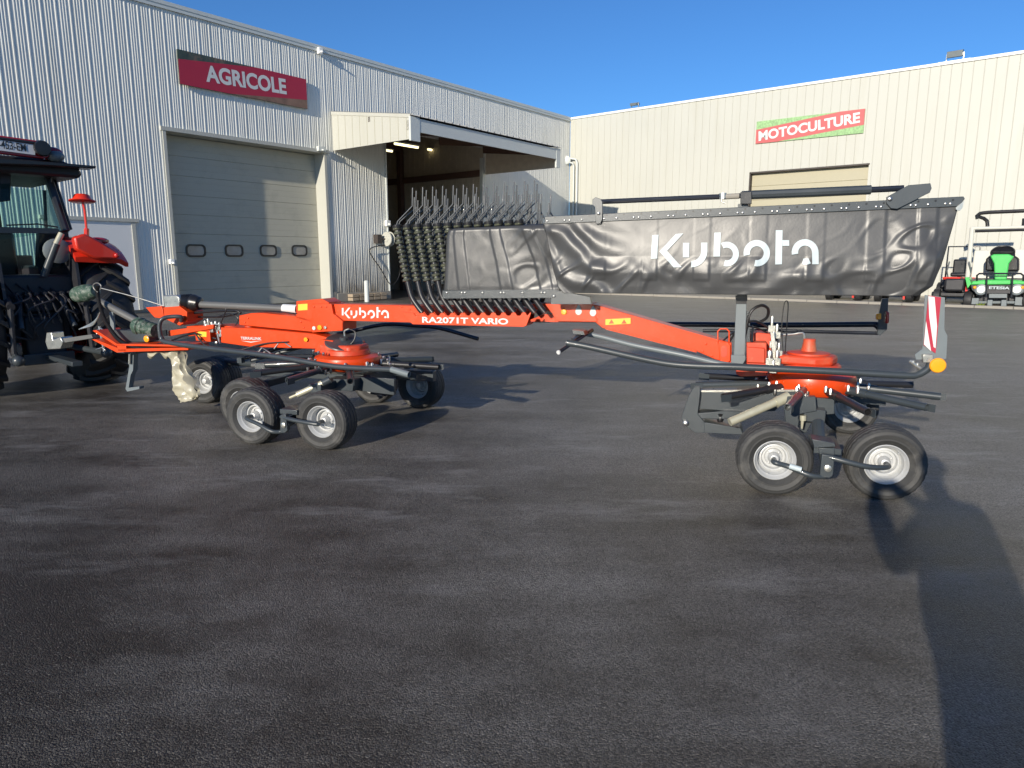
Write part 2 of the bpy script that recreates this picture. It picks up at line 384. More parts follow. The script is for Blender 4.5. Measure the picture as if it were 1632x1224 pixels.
# ------------------------------------------------------------------ left hall
HT = 8.4
def corr(mb, P, s0, s1, z0, z1, period=0.333, deep=0.010, minor=True, r0=0.0):
    """corrugated sheet: P(s, r, z); profile steps outward (negative r)"""
    base = [(0.0, 0), (0.014, 1), (0.034, 1), (0.048, 0)]
    if minor:
        for c in (0.13, 0.195, 0.26): base += [(c - 0.016, 0), (c - 0.004, 0.7), (c + 0.010, 0.7), (c + 0.024, 0)]
    k0 = int(floor(s0 / period)) - 1; prof = []
    k = k0
    while k * period < s1 + period:
        for (ds, h) in base: prof.append((k * period + ds * period / 0.333, h))
        k += 1
    def hh(s):
        for (a, b) in zip(prof, prof[1:]):
            if a[0] <= s <= b[0]: return a[1] + (b[1] - a[1]) * (s - a[0]) / max(1e-9, b[0] - a[0])
        return 0
    pts = [(s0, hh(s0))] + [p for p in prof if s0 < p[0] < s1] + [(s1, hh(s1))]
    for (a, b) in zip(pts, pts[1:]):
        mb.poly([P(a[0], r0 - a[1] * deep, z0), P(b[0], r0 - b[1] * deep, z0), P(b[0], r0 - b[1] * deep, z1), P(a[0], r0 - a[1] * deep, z1)])
def flat(mb, P, s0, s1, z0, z1, period=0.333, r0=0.0):
    k = int(floor(s0 / period)); pts = [(s0, 0)]
    while k * period < s1:
        for ds, h in ((0, 0), (0.010, 1), (0.016, 1), (0.026, 0)):
            q = k * period + ds
            if s0 < q < s1: pts.append((q, h))
        if True:
            q = k * period + 0.15
        k += 1
    pts.append((s1, 0))
    for (a, b) in zip(pts, pts[1:]):
        mb.poly([P(a[0], r0 + a[1] * 0.016, z0), P(b[0], r0 + b[1] * 0.016, z0), P(b[0], r0 + b[1] * 0.016, z1), P(a[0], r0 + a[1] * 0.016, z1)])
hall = thing('warehouse', 'long grey-white corrugated hall with a canopy and a tall sectional door, left', 'building', LW(-15, 0, 0))
D0, D1, DH = -20.49, -15.12, 5.05        # sectional door opening
B0, B1, BH = -12.35, -6.74, 6.0          # open bay
mb = MB()
corr(mb, LW, -34, D0, 0.12, HT); corr(mb, LW, D0, D1, DH, HT)
corr(mb, LW, B0, B1, 6.2, HT); corr(mb, LW, B1, 0, 0.12, HT)
corr(mb, LW, D1, B0, 3.0, HT)
mb.build('wall', 'wall_paint', hall, smooth=False)
mb = MB(); corr(mb, LW, D1, B0, 0.30, 3.0); mb.build('wall', 'wall_paint_stained', hall, smooth=False)
mb = MB()
mb.boxp(LW(-34, 0.03, 0), W * (34 + D0), N * 0.3, V((0, 0, 0.14)))
mb.boxp(LW(D1 + 0.3, -0.05, 0), W * (B0 - D1 - 0.25), N * 0.3, V((0, 0, 0.30)))
mb.boxp(LW(B1, 0.03, 0), W * -B1, N * 0.3, V((0, 0, 0.14)))
mb.build('plinth', 'concrete', hall, bevel=0.01)
mb = MB()                                   # eaves flashing
mb.boxp(LW(-34, -0.07, HT - 0.02), W * 34, N * 0.5, V((0, 0, 0.10)))
mb.boxp(LW(-34, -0.055, HT - 0.12), W * 34, N * 0.02, V((0, 0, 0.10)))
mb.build('eaves_flashing', 'trim', hall, smooth=False)
mb = MB(); mb.poly([LW(-34, 0.43, HT), LW(0.0, 0.43, HT), LW(0, 22, HT + 0.6), LW(-34, 22, HT + 0.6)]); mb.poly([LW(-34, 0, 0), LW(-34, 22, 0), LW(-34, 22, HT + .6), LW(-34, 0, HT)])
mb.build('roof', 'roofing', hall, smooth=False)
# sectional door recessed 0.5 m
RD = 0.5
mb = MB()
mb.boxp(LW(D0 - 0.09, -0.045, 0.1), W * 0.09, N * (RD + 0.05), V((0, 0, DH - 0.1)))
mb.boxp(LW(D1, -0.04, 0.1), W * 0.10, N * (RD + 0.05), V((0, 0, DH + 0.0)))
mb.boxp(LW(D0 - 0.14, -0.06, DH), W * (D1 - D0 + 0.34), N * (RD + 0.05), V((0, 0, 0.11)))
mb.build('door_frame', 'wall_cream', hall, smooth=False)
mb = MB(); mb.boxp(LW(D1 + 0.003, -0.03, 0.0), W * 0.28, N * 0.35, V((0, 0, 0.36))); mb.build('plinth', 'concrete', hall)
door = MB(); prof = []; z = 0.02; nsec = 9; sh = (DH - 0.04) / nsec
for k in range(nsec):
    a = z + k * sh
    prof += [(a, 0.015), (a + 0.008, 0.0)]
    for j in (1, 2): prof += [(a + sh * j / 3 - 0.006, 0), (a + sh * j / 3, 0.004), (a + sh * j / 3 + 0.006, 0)]
    prof += [(a + sh - 0.008, 0.0), (a + sh, 0.015)]
for (a, b) in zip(prof, prof[1:]):
    door.poly([LW(D0, RD + a[1], a[0]), LW(D1, RD + a[1], a[0]), LW(D1, RD + b[1], b[0]), LW(D0, RD + b[1], b[0])])
door.poly([LW(D0, RD + 0.06, 0), LW(D1, RD + 0.06, 0), LW(D1, RD + 0.06, DH), LW(D0, RD + 0.06, DH)])
door_o = door.build('sectional_door', 'door_panel', hall, smooth=False)
def rrect(P, s0, s1, z0, z1, r, rad, n=6):
    out = []
    for (cs, cz, a0) in ((s1 - rad, z1 - rad, 0), (s0 + rad, z1 - rad, 90), (s0 + rad, z0 + rad, 180), (s1 - rad, z0 + rad, 270)):
        for k in range(n + 1):
            t = radians(a0 + 90 * k / n); out.append(P(cs + rad * cos(t), r, cz + rad * sin(t)))
    return out
for px in (312, 373, 427.5, 477):
    s, z = Lp(px, 399.5, RD); a, b = s - 0.31, s + 0.31
    mb = MB(); o_ = rrect(LW, a, b, z - 0.19, z + 0.19, RD - 0.03, 0.13); i_ = rrect(LW, a + .05, b - .05, z - 0.14, z + 0.14, RD - 0.03, 0.10)
    n_ = len(o_); base = len(mb.v); mb.v += o_ + i_ + [p + N * 0.04 for p in o_] + [p + N * 0.035 for p in i_]
    for k in range(n_):
        k2 = (k + 1) % n_; mb.f += [(k, k2, n_ + k2, n_ + k), (k, k2, 2 * n_ + k2, 2 * n_ + k), (n_ + k, n_ + k2, 3 * n_ + k2, 3 * n_ + k)]
    fr = mb.build('window', 'black_plastic', door_o)
    mb = MB(); mb.poly(rrect(LW, a + .052, b - .052, z - 0.138, z + 0.138, RD - 0.010, 0.10)); mb.build('pane', 'door_pane', fr)
# white service door behind the tractor
sa, _ = Lp(160, 400); sb, _ = Lp(212, 400)
mb = MB(); mb.boxp(LW(sa - 1.2, -0.05, 0.1), W * (sb - sa + 1.2), N * 0.08, V((0, 0, 2.42))); sd = mb.build('service_door', 'door_white', hall)
mb = MB(); mb.boxp(LW(sa - 1.35, -0.1, 2.5), W * (sb - sa + 1.55), N * 0.12, V((0, 0, 0.09))); mb.boxp(LW(sb, -0.075, 0.1), W * 0.1, N * 0.12, V((0, 0, 2.4))); mb.build('door_trim', 'wall_cream', sd)
# bay interior
mb = MB()
corr(mb, lambda s, r, z: LW(B1 + 0.10 + r, s, z), 0.05, 14, 0, 7.4, minor=False)
corr(mb, lambda s, r, z: LW(B0 - 2.5 + r, s, z), 0.6, 14, 0, 7.4, minor=False)
corr(mb, lambda s, r, z: LW(s, 14 + r, z), B0 - 2.5, B1 + 0.1, 0, 7.4, minor=False)
mb.poly([LW(B0 - 2.5, 0.05, 7.4), LW(B1 + .1, 0.05, 7.4), LW(B1 + .1, 14, 7.4), LW(B0 - 2.5, 14, 7.4)])
mb.poly([LW(B0 - 2.5, 0.5, 0), LW(B0, 0.5, 0), LW(B0, 0.5, 7.4), LW(B0 - 2.5, 0.5, 7.4)])
mb.build('inner_lining', 'inner_wall', hall, smooth=False)
mb = MB()
mb.boxp(LW(B1 - 0.10, 0.1, 5.05), W * 0.14, N * 13, V((0, 0, 0.26)))
for r in (5.0, 9.5): mb.boxp(LW(B1 - 0.22, r, 0), W * 0.24, N * 0.24, V((0, 0, 6.6)))
for r in (1.2, 5.0, 9.5): mb.boxp(LW(B0 - 2.4, r, 6.5), W * (B1 - B0 + 2.4), N * 0.2, V((0, 0, 0.45)))
mb.boxp(LW(B0 - 0.25, 0.15, 0), W * 0.2, N * 0.2, V((0, 0, 6.4)))
mb.boxp(LW(B0, 3.0, 2.2), W * 5.4, N * 0.02, V((0, 0, 0.001)))
mb.build('steel_frame', 'primer_brown', hall, smooth=False)
mb = MB()
mb.boxp(LW(B1 - 0.12, -0.06, 0.1), W * 0.15, N * 0.16, V((0, 0, 5.7))); mb.boxp(LW(B0 - 0.02, -0.05, 0.3), W * 0.05, N * 0.2, V((0, 0, 5.4)))
mb.build('bay_corner_trim', 'trim', hall, smooth=False)
# canopy: D metres out, from s=-14.73 to -6.6
C0, C1, CD = -14.73, -6.6, 3.85
def cpy(s, d, z): return LW(s, -d, z)
mb = MB()
flat(mb, lambda s, r, z: cpy(C0 + r, s, z), 0.03, CD, 5.18, 5.8)
ztop = lambda d: 6.40 - (6.40 - 5.86) * d / CD
mb2 = MB(); mb2.prism([cpy(C0, 0.03, 5.18), cpy(C0, CD, 5.18), cpy(C0, CD, ztop(CD)), cpy(C0, 0.03, ztop(0))], W * 0.04)
end = mb2.build('canopy_end', 'wall_cream', hall, smooth=False)
mb = MB()
d = 0.35
while d < CD - 0.1:
    mb.boxp(cpy(C0 - 0.004, d, 5.2), -N * 0.02, W * 0.02, V((0, 0, ztop(d) - 5.26))); d += 0.37
mb.build('seam', 'seam_shade', end, smooth=False)
mb = MB(); mb.prism([cpy(C0 - 0.02, 0.03, ztop(0) - 0.05), cpy(C0 - 0.02, CD + 0.03, ztop(CD) - 0.05), cpy(C0 - 0.02, CD + 0.03, ztop(CD) + 0.05), cpy(C0 - 0.02, 0.03, ztop(0) + 0.05)], W * 0.018); mb.build('capping', 'wall_cream', end, smooth=False)
mb2 = MB(); mb2.prism([cpy(C1 - 0.04, 0.03, 5.12), cpy(C1 - 0.04, CD, 5.12), cpy(C1 - 0.04, CD, ztop(CD)), cpy(C1 - 0.04, 0.03, ztop(0))], W * 0.04)
mb2.build('canopy_end', 'inner_wall', hall, smooth=False)
mb = MB(); mb.boxp(cpy(C0 - 0.02, CD, 5.42), W * (C1 - C0 + 0.04), -N * 0.05, V((0, 0, 0.40)))
mb.boxp(cpy(C0 - 0.03, CD - 0.02, 5.13), W * 0.40, -N * 0.08, V((0, 0, 0.72))); mb.boxp(cpy(C1 - 0.22, CD - 0.02, 5.10), W * 0.26, -N * 0.08, V((0, 0, 0.73)))
mb.build('canopy_fascia', 'trim', hall, smooth=False)
mb = MB(); corr(mb, lambda s, r, z: cpy(s, z, ztop(z) + 0.03 - r), C0, C1 + 0.08, 0.0, CD + 0.12, period=0.36, deep=0.05, minor=False)
mb.build('canopy_roof', 'roofing', hall, smooth=False)
mb = MB(); mb.poly([cpy(C0, 0, ztop(0) - 0.04), cpy(C1, 0, ztop(0) - 0.04), cpy(C1, CD, ztop(CD) - 0.04), cpy(C0, CD, ztop(CD) - 0.04)])
for q in (C0 + 0.1, -12.4, -9.5, C1 - 0.2): mb.prism([cpy(q, 0.03, 6.0), cpy(q, CD - .16, 5.58), cpy(q, CD - .16, 5.78), cpy(q, 0.03, 6.3)], W * 0.10)
mb.boxp(cpy(C0, CD - 0.15, 5.45), W * (C1 - C0), -N * 0.12, V((0, 0, 0.3))); mb.boxp(cpy(C0, 1.9, 5.9), W * (C1 - C0), -N * 0.10, V((0, 0, 0.16)))
mb.build('canopy_frame', 'primer_brown', hall, smooth=False)

# interior strip lights (lit)
for (x0, y0, x1, y1, r, lab) in ((629, 229, 666, 235, 0.6, 'longest lit strip light under the canopy, nearest the cream end panel'), (611, 239, 625, 241, 3.2, 'short lit strip light deepest in the bay, left of the others'),
                       (682, 238, 696, 240.5, 3.2, 'lit strip light in the middle of the open bay, left one of a pair'), (703, 241.5, 724, 245.5, 3.2, 'lit strip light in the open bay, right one of a pair')):
    s0, z0 = Lp(x0, y0, r); s1, z1 = Lp(x1, y1, r); z = (z0 + z1) / 2; s = (s0 + s1) / 2; hl = (s1 - s0) / 2
    t = thing('strip_light', lab, 'strip light', LW(s, r, z), 'lit strip lights in the open bay')
    mb = MB(); mb.box(LW(s, r, z + 0.06), hl * 2 + .06, 0.16, 0.05, W, N); mb.build('housing', 'trim', t)
    mb = MB(); mb.tube([LW(s - hl, r, z), LW(s + hl, r, z)], 0.045, 10); mb.build('tube', 'lamp_on', t)

# signs
def sign_l():
    t = thing('sign', 'long crimson panel with white letters on the left hall above the sectional door', 'sign', LW(-17.9, -0.06, 6.35))
    a, b, z0, z1, r = -20.0, -15.75, 6.37, 7.29, -0.10
    mb = MB(); mb.boxp(LW(a, r, z0), W * (b - a), N * 0.05, V((0, 0, z1 - z0))); mb.build('panel', 'sign_field', t, smooth=False)
    mb = MB(); q = 0.004
    mb.prism([LW(a, r - q, z0), LW(a + 1.5, r - q, z0), LW(b, r - q, z0 + 0.28), LW(b, r - q, z1), LW(b - 1.8, r - q, z1), LW(a, r - q, z1 - 0.26)], N * 0.002)
    mb.build('banner', 'sign_red', t, smooth=False)
    mb = MB(); mb.poly([LW(a + 1.5, r - 0.003, z0), LW(b, r - 0.003, z0), LW(b, r - 0.003, z0 + 0.28)]); mb.build('photo_strip', 'sign_earth', t, smooth=False)
    ang = atan2(0.11, 2.6); xd = W * cos(ang) + V((0, 0, sin(ang))); zd = V((0, 0, cos(ang))) - W * sin(ang)
    s0, zz = Lp(326, 133); s1, z2 = Lp(454, 148)
    text('AGRICOLE', 'lettering', 'white_paint', LW(s0, r - 0.006, zz + 0.03), xd, zd, 0.47, s1 - s0, t, 0.035)
sign_l()
def sign_r():
    t = thing('sign', 'faded red panel on green grass picture with white letters on the right hall', 'sign', RW(11.5, -0.06, 6.3))
    a, b, z0, z1, r = 9.44, 13.6, 6.30, 7.19, -0.06
    mb = MB(); mb.boxp(RW(a, r, z0), -N * (b - a), W * 0.05, V((0, 0, z1 - z0))); mb.build('panel', 'sign_grass', t, smooth=False)
    mb = MB(); mb.prism([RW(a, r - .004, z0), RW(a + 1.6, r - .004, z0), RW(b, r - .004, z0 + 0.24), RW(b, r - .004, z1), RW(a + 2.2, r - .004, z1), RW(a, r - .004, z0 + 0.55)], W * 0.002)
    mb.v = []; mb.f = []
    mb.prism([RW(a, r - .004, z0), RW(a + 0.9, r - .004, z0), RW(b, r - .004, z0 + 0.30), RW(b, r - .004, z1), RW(b - 0.9, r - .004, z1), RW(a, r - .004, z0 + 0.56)], W * 0.002)
    mb.build('banner', 'sign_red_faded', t, smooth=False)
    ang = atan2(0.32, 4.1); xd = -N * cos(ang) + V((0, 0, sin(ang))); zd = V((0, 0, cos(ang))) + N * sin(ang)
    text('MOTOCULTURE', 'lettering', 'white_paint', RW(a + 0.13, r - .008, z0 + 0.09), xd, zd, 0.40, 3.9, t, 0.035)
sign_r()

# ------------------------------------------------------------------ right hall
hall2 = thing('warehouse', 'cream flat-panelled hall in full sun with a closed pale sectional door, right', 'building', RW(12, 0, 0))
E0, E1, EH = 9.27, 13.89, 5.15
mb = MB(); flat(mb, RW, 0.02, E0, 0.12, HT); flat(mb, RW, E0, E1, EH, HT); flat(mb, RW, E1, 42, 0.12, HT)
mb.build('wall', 'wall_cream', hall2, smooth=False)
mb = MB(); mb.boxp(RW(0.02, -0.05, HT - 0.03), -N * 42, W * 0.5, V((0, 0, 0.1))); mb.build('eaves_flashing', 'door_white', hall2, smooth=False)
mb = MB(); mb.poly([RW(0.02, 0.44, HT), RW(42, 0.44, HT), RW(42, 25, HT + 0.6), RW(0, 25, HT + .6)]); mb.poly([RW(42, 0, 0), RW(42, 25, 0), RW(42, 25, HT), RW(42, 0, HT)])
mb.build('roof', 'roofing', hall2, smooth=False)
mb = MB(); mb.boxp(RW(0.02, 0.03, 0), -N * 42, W * 0.3, V((0, 0, 0.13))); mb.build('plinth', 'concrete', hall2)
mb = MB(); prof = []
for k in range(9):
    a = k * EH / 9; prof += [(a, 0.02), (a + .01, 0), (a + EH / 9 - .01, 0), (a + EH / 9, .02)]
for (a, b) in zip(prof, prof[1:]): mb.poly([RW(E0, 0.22 + a[1], a[0]), RW(E1, 0.22 + a[1], a[0]), RW(E1, 0.22 + b[1], b[0]), RW(E0, 0.22 + b[1], b[0])])
mb.build('sectional_door', 'door_panel_pale', hall2, smooth=False)
mb = MB(); mb.boxp(RW(E0 - 0.03, -0.02, 0.1), -N * 0.05, W * 0.24, V((0, 0, EH - 0.1))); mb.boxp(RW(E0 - 0.03, -0.02, EH - 0.05), -N * (E1 - E0 + 0.06), W * 0.24, V((0, 0, 0.06)))
mb.build('door_frame', 'frame_dark', hall2, smooth=False)
# floodlights on the eaves
for (px, py, lab, k) in ((1521, 93, 'grey floodlight on the eaves of the cream hall, far right and larger looking', 1.0), (1011, 168, 'small grey floodlight on the eaves of the cream hall near the corner', 0.7)):
    tt, z = Rp(px, py + 6); z = HT + 0.07
    t = thing('floodlight', lab, 'floodlight', RW(tt, 0.1, z), 'floodlights on the right hall eaves')
    mb = MB(); mb.prism([RW(tt - 0.24 * k, -0.12, z + 0.10), RW(tt - 0.24 * k, 0.22, z + 0.16), RW(tt - 0.24 * k, 0.16, z + 0.38 * k), RW(tt - 0.24 * k, -0.16, z + 0.30 * k)], -N * 0.48 * k); mb.build('housing', 'light_grey', t, bevel=0.01)
    mb = MB(); mb.boxp(RW(tt - 0.27 * k, 0.02, z), -N * 0.03, W * 0.05, V((0, 0, 0.26))); mb.boxp(RW(tt + 0.25 * k, 0.02, z), -N * 0.03, W * 0.05, V((0, 0, 0.26))); mb.boxp(RW(tt - 0.5 * k, 0.0, z), -N * 1.0 * k, W * 0.2, V((0, 0, 0.02))); mb.build('bracket', 'zinc', t)
# gooseneck vent pipes with round lamp near the corner
t = thing('wall_pipe', 'pale twin pipe with bent top and round cowl in the corner of the halls', 'pipe', RW(0.3, -0.2, 0))
mb = MB(); mb.tube([RW(0.32, -0.10, 0.1), RW(0.32, -0.10, 6.1), RW(0.28, -0.16, 6.25), RW(0.1, -0.25, 6.3)], 0.045); mb.build('pipe', 'trim', t)
mb = MB(); mb.tube([RW(0.52, -0.10, 0.1), RW(0.52, -0.10, 6.25), RW(0.45, -0.14, 6.42), RW(0.2, -0.22, 6.48)], 0.045); mb.build('pipe', 'trim', t)
mb = MB(); mb.lathe(RW(0.02, -0.3, 6.4), (-0.2, -1, 0), [(-0.08, 0.0), (-0.08, 0.2), (0.04, 0.2), (0.08, 0.12), (0.08, 0)], 18); mb.build('cowl', 'trim', t)

# small fittings on the left hall
def box_fit(px, py, sx, sz, lab, cat, name, material='lamp_white'):
    s, z = Lp(px, py); mb = MB(); mb.boxp(LW(s - sx / 2, -0.16, z - sz / 2), W * sx, N * 0.13, V((0, 0, sz)))
    mb.tube([LW(s, -0.02, z), LW(s, -0.25, z - 0.05)], 0.03)
    o = mb.build(name, material, None, bevel=0.01); tag(o, lab, cat)
box_fit(507, 82, 0.16, 0.2, 'small white camera box high on the left hall right of the crimson sign', 'camera', 'security_camera')
box_fit(271, 417, 0.12, 0.14, 'small white switch box on the wall left of the sectional door', 'switch box', 'switch_box')
box_fit(615, 356, 0.2, 0.22, 'white lamp on the left edge of the open bay above the hose reel', 'lamp', 'wall_lamp')
box_fit(509, 238, 0.3, 0.16, 'pale box on the wall at the top right corner of the sectional door', 'box', 'junction_box', 'trim')
s, z = Lp(619, 381, -0.35)
t = thing('hose_reel', 'round cream hose reel on the edge of the open bay', 'hose reel', LW(s, -0.35, z))
mb = MB(); mb.lathe(LW(s, -0.35, z), -W, [(-0.10, 0), (-0.10, 0.26), (-0.07, 0.27), (-0.07, 0.15), (0.07, 0.15), (0.07, 0.27), (0.1, 0.26), (0.1, 0.12), (0.12, 0.1), (0.12, 0)], 24); mb.build('reel', 'wall_cream', t)
mb = MB(); mb.box(LW(s - 0.35, -0.15, z), 0.2, 0.25, 0.32, W, N); mb.tube([LW(s - 0.3, -0.2, z), LW(s, -0.35, z)], 0.03); mb.build('bracket', 'frame_dark', t)
mb = MB(); mb.tube(bez([LW(s, -0.3, z - 0.2), LW(s - 0.7, -0.1, z - 0.4), LW(s - 0.2, -0.1, z - 1.1), LW(s + .3, -0.1, z - 1.7), LW(s + 0.7, -0.15, z - 1.3), LW(s + .6, -.3, z - .5)]), 0.018); mb.build('hose', 'black_plastic', t)
bp_ = G(585, 481)
mb = MB(); mb.tube([bp_, bp_ + V((0, 0, 0.72))], 0.085, 16); mb.lathe(bp_ + V((0, 0, 0.72)), (0, 0, 1), [(0, 0.085), (0.03, 0.06), (0.04, 0)], 16)
tag(mb.build('bollard', 'trim'), 'short round grey bollard in front of the corrugated wall', 'bollard')
mb = MB()
for k in range(5):
    for j in range(2): mb.boxp(LW(-14.4 + k * 0.33, -0.35, 0.02 + j * 0.13), W * 0.3, N * 0.28, V((0, 0, 0.11)))
tag(mb.build('timber_stack', 'wood', bevel=0.01), 'low stack of pale timber blocks at the foot of the corrugated wall', 'timber stack')
#PART2
# ------------------------------------------------------------------ the rake
rake = thing('hay_rake', 'orange two-rotor trailed hay rake with grey tarpaulin folded up for the road', 'hay rake', mc(1.5, 0, 0))
def pz(pix, o0, o1, o_pix=None):
    """prism: outline in photo pixels on the plane at offset o0, real thickness to o1"""
    return [m(x, y, o0 if o_pix is None else o_pix) + MN * (0 if o_pix is None else o0 - o_pix) for x, y in pix], MN * (o1 - o0)
def part(name, material, mb, parent=None, bevel=0.0, **k): return mb.build(name, material, parent or rake, bevel=bevel, **k)
def P(pix, o0, o1): mb = MB(); mb.prism(*pz(pix, o0, o1)); return mb
def T(pts, r, seg=10, smooth=0, **k):
    q = [m(x, y, o) for (x, y, o) in pts]; mb = MB(); mb.tube(bez(q, smooth) if smooth else q, r, seg, **k); return mb

# wheels: a tyre with its rim
def tyre_mesh(R=0.238, w=0.205):
    prof = [(-w * .30, R * .50), (-w * .40, R * .56), (-w * .47, R * .66), (-w * .485, R * .67), (-w * .485, R * .70), (-w * .475, R * .71), (-w * .5, R * .80), (-w * .505, R * .82), (-w * .49, R * .84), (-w * .48, R * .90), (-w * .42, R * .965), (-w * .33, R * .985),
            (-w * .30, R * .965), (-w * .27, R * .99), (-w * .14, R * 1.0), (-w * .12, R * .97), (-w * .09, R * 1.0), (w * .09, R * 1.0), (w * .12, R * .97), (w * .14, R * 1.0), (w * .27, R * .99), (w * .30, R * .965), (w * .33, R * .985),
            (w * .42, R * .965), (w * .48, R * .90), (w * .5, R * .80), (w * .47, R * .68), (w * .40, R * .56), (w * .30, R * .50)]
    def fn(k, j):
        if k in (10, 11, 12, 23, 24, 25): return -0.0035 if j % 3 == 0 else 0.0
        if k in (14, 15, 17, 18, 20, 21): return -0.003 if (j + k) % 6 == 0 else 0
        return 0
    mb = MB(); mb.lathe((0, 0, 0), (0, 1, 0), prof, 96, fn); mb.f = [f for f in mb.f if len(f) == 4]
    return mb
def rim_mesh(R=0.238, w=0.205):
    r = R * 0.53
    prof = [(-w * .36, r), (-w * .40, r * 1.03), (-w * .42, r * .99), (-w * .38, r * .94), (-w * .30, r * .90), (-w * .27, r * .84), (-w * .02, r * .80), (w * .02, r * .74), (-w * .04, r * .70), (-w * .05, r * .62), (w * .10, r * .56), (w * .10, r * .46), (w * .02, r * .42), (-w * .02, r * .30), (-w * .16, r * .27), (-w * .20, r * .22), (-w * .26, r * .20), (-w * .28, r * .1), (-w * .28, 0)]
    mb = MB(); mb.lathe((0, 0, 0), (0, 1, 0), prof, 40, caps=False)
    prof2 = [(w * .36, r), (w * .42, r * .98), (w * .28, r * .88), (w * .1, r * .7), (w * .06, 0)]
    mb.lathe((0, 0, 0), (0, 1, 0), prof2, 40, caps=False)
    for k in range(4):
        t = pi / 4 + k * pi / 2; mb.bolt(V((cos(t) * r * .37, -w * .02, sin(t) * r * .37)), (0, -1, 0), 0.007, 0.007)
    mb.tube([V((cos(1.1) * r * .82, -w * .2, sin(1.1) * r * .82)), V((cos(1.1) * r * .80, -w * .36, sin(1.1) * r * .80))], 0.004, 6)
    return mb
tyre0 = tyre_mesh(); rim0 = rim_mesh(); wheel0 = None
def wheel(px, py, rot=UD, steer=0.0, R=0.238, camber=0):
    """wheel standing on the ground pixel (px,py)"""
    global wheel0
    g0 = G(px, py); a = rot + steer
    M4 = Matrix.Translation(g0 + V((0, 0, R - 0.008))) @ Matrix.Rotation(a, 4, 'Z') @ Matrix.Rotation(random.uniform(0, 6), 4, 'Y')
    if wheel0 is None:
        o = tyre0.build('wheel', 'rubber', None, angle=30); r = rim0.build('rim', 'rim', None, angle=40); wheel0 = (o, r)
    else:
        o = wheel0[0].copy(); scn.collection.objects.link(o); r = wheel0[1].copy(); scn.collection.objects.link(r)
    o.matrix_basis = M4; o.parent = rake; o.matrix_parent_inverse = rake.matrix_basis.inverted() if False else Matrix.Translation(-rake.location)
    r.parent = o; r.matrix_parent_inverse = Matrix.Identity(4); r.matrix_basis = Matrix.Identity(4)
    return g0 + V((0, 0, R - 0.008))
wc = {}
for key, px, py, st in (('fA', 412, 704, 0.0), ('fB', 523, 713, 0.0), ('fC', 398, 683, 0.0), ('fD', 333, 640, 0.05), ('fD2', 352, 634, 0.05), ('fE', 672, 648, -0.12), ('fF', 600, 640, 0.0),
                        ('rA', 1229, 782, 0.06), ('rB', 1403, 790, 0.0), ('rC', 1348, 688, 0.05)):
    wc[key] = wheel(px, py, steer=st)

# --- main beam
part('main_beam', 'orange', P([(497, 484), (655, 487), (790, 490), (842, 492), (842, 516), (655, 514), (540, 511), (497, 508)], -0.09, 0.09), bevel=0.004)
mb = P([(472, 480), (513, 476), (524, 482), (524, 527), (497, 529), (496, 514), (472, 507)], -0.10, 0.11)
mb.prism(*pz([(497, 484), (528, 484), (531, 500), (546, 512), (546, 527), (497, 530)], -0.125, 0.12))
yoke = part('beam_yoke', 'orange', mb, bevel=0.004)
mb = P([(475, 485), (490, 484), (490, 494), (475, 495)], -0.1035, -0.1005); part('warning_label', 'yellow_label', mb, yoke)
mb = P([(841, 484), (944, 483), (952, 513), (887, 512), (880, 500), (866, 491), (853, 494), (841, 503)], -0.10, -0.085)
mb.prism(*pz([(866, 500), (946, 500), (950, 514), (838, 513)], -0.06, 0.10)); mb.prism(*pz([(841, 484), (944, 483), (944, 488), (841, 489)], -0.085, 0.1))
mb.prism(*pz([(841, 484), (944, 483), (948, 514), (841, 513)], 0.085, 0.1))
hz = part('hinge_bracket', 'orange', mb, bevel=0.003)
part('hinge_block', 'black_plastic', P([(848, 492), (880, 492), (884, 505), (876, 514), (852, 514)], -0.06, 0.06), hz, bevel=0.005)
mb = P([(940, 484), (958, 488), (1143, 541), (1166, 546), (1166, 579), (1140, 573), (1110, 560), (960, 523), (948, 513)], -0.095, 0.095)
rb = part('rear_beam', 'orange', mb, bevel=0.006)
mb = MB(); mb.prism(*pz([(958, 489), (1143, 541), (1143, 544), (958, 492)], -0.105, -0.095)); mb.prism(*pz([(965, 521), (1110, 558), (1110, 562), (965, 525)], -0.105, -0.095))
part('flange', 'orange', mb, rb)
mb = P([(1145, 545), (1160, 545), (1164, 550), (1164, 575), (1158, 580), (1147, 576)], -0.115, -0.094)
part('end_plate', 'orange', mb, rb, bevel=0.004)
c = m(1154, 560, -0.12); mb = MB(); mb.prism([c + MU * (0.022 * cos(t) ) + V((0, 0, 0.045 * (1 if sin(t) > 0 else -1) * 0.5 + 0.022 * sin(t))) for t in [2 * pi * k / 20 for k in range(20)]], MN * 0.004); part('slot_cover', 'orange_dusty', mb, rb)
mb = P([(965, 509), (1005, 507), (1005, 516), (965, 518)], -0.1065, -0.0965); lb = part('warning_label', 'yellow_label', mb, rb)
mb = MB()
for x in (970, 990):
    mb.prism(*pz([(x, 516), (x + 9, 515.5), (x + 4.5, 509)], -0.108, -0.1068))
part('warning_triangle', 'orange_dusty', mb, lb)
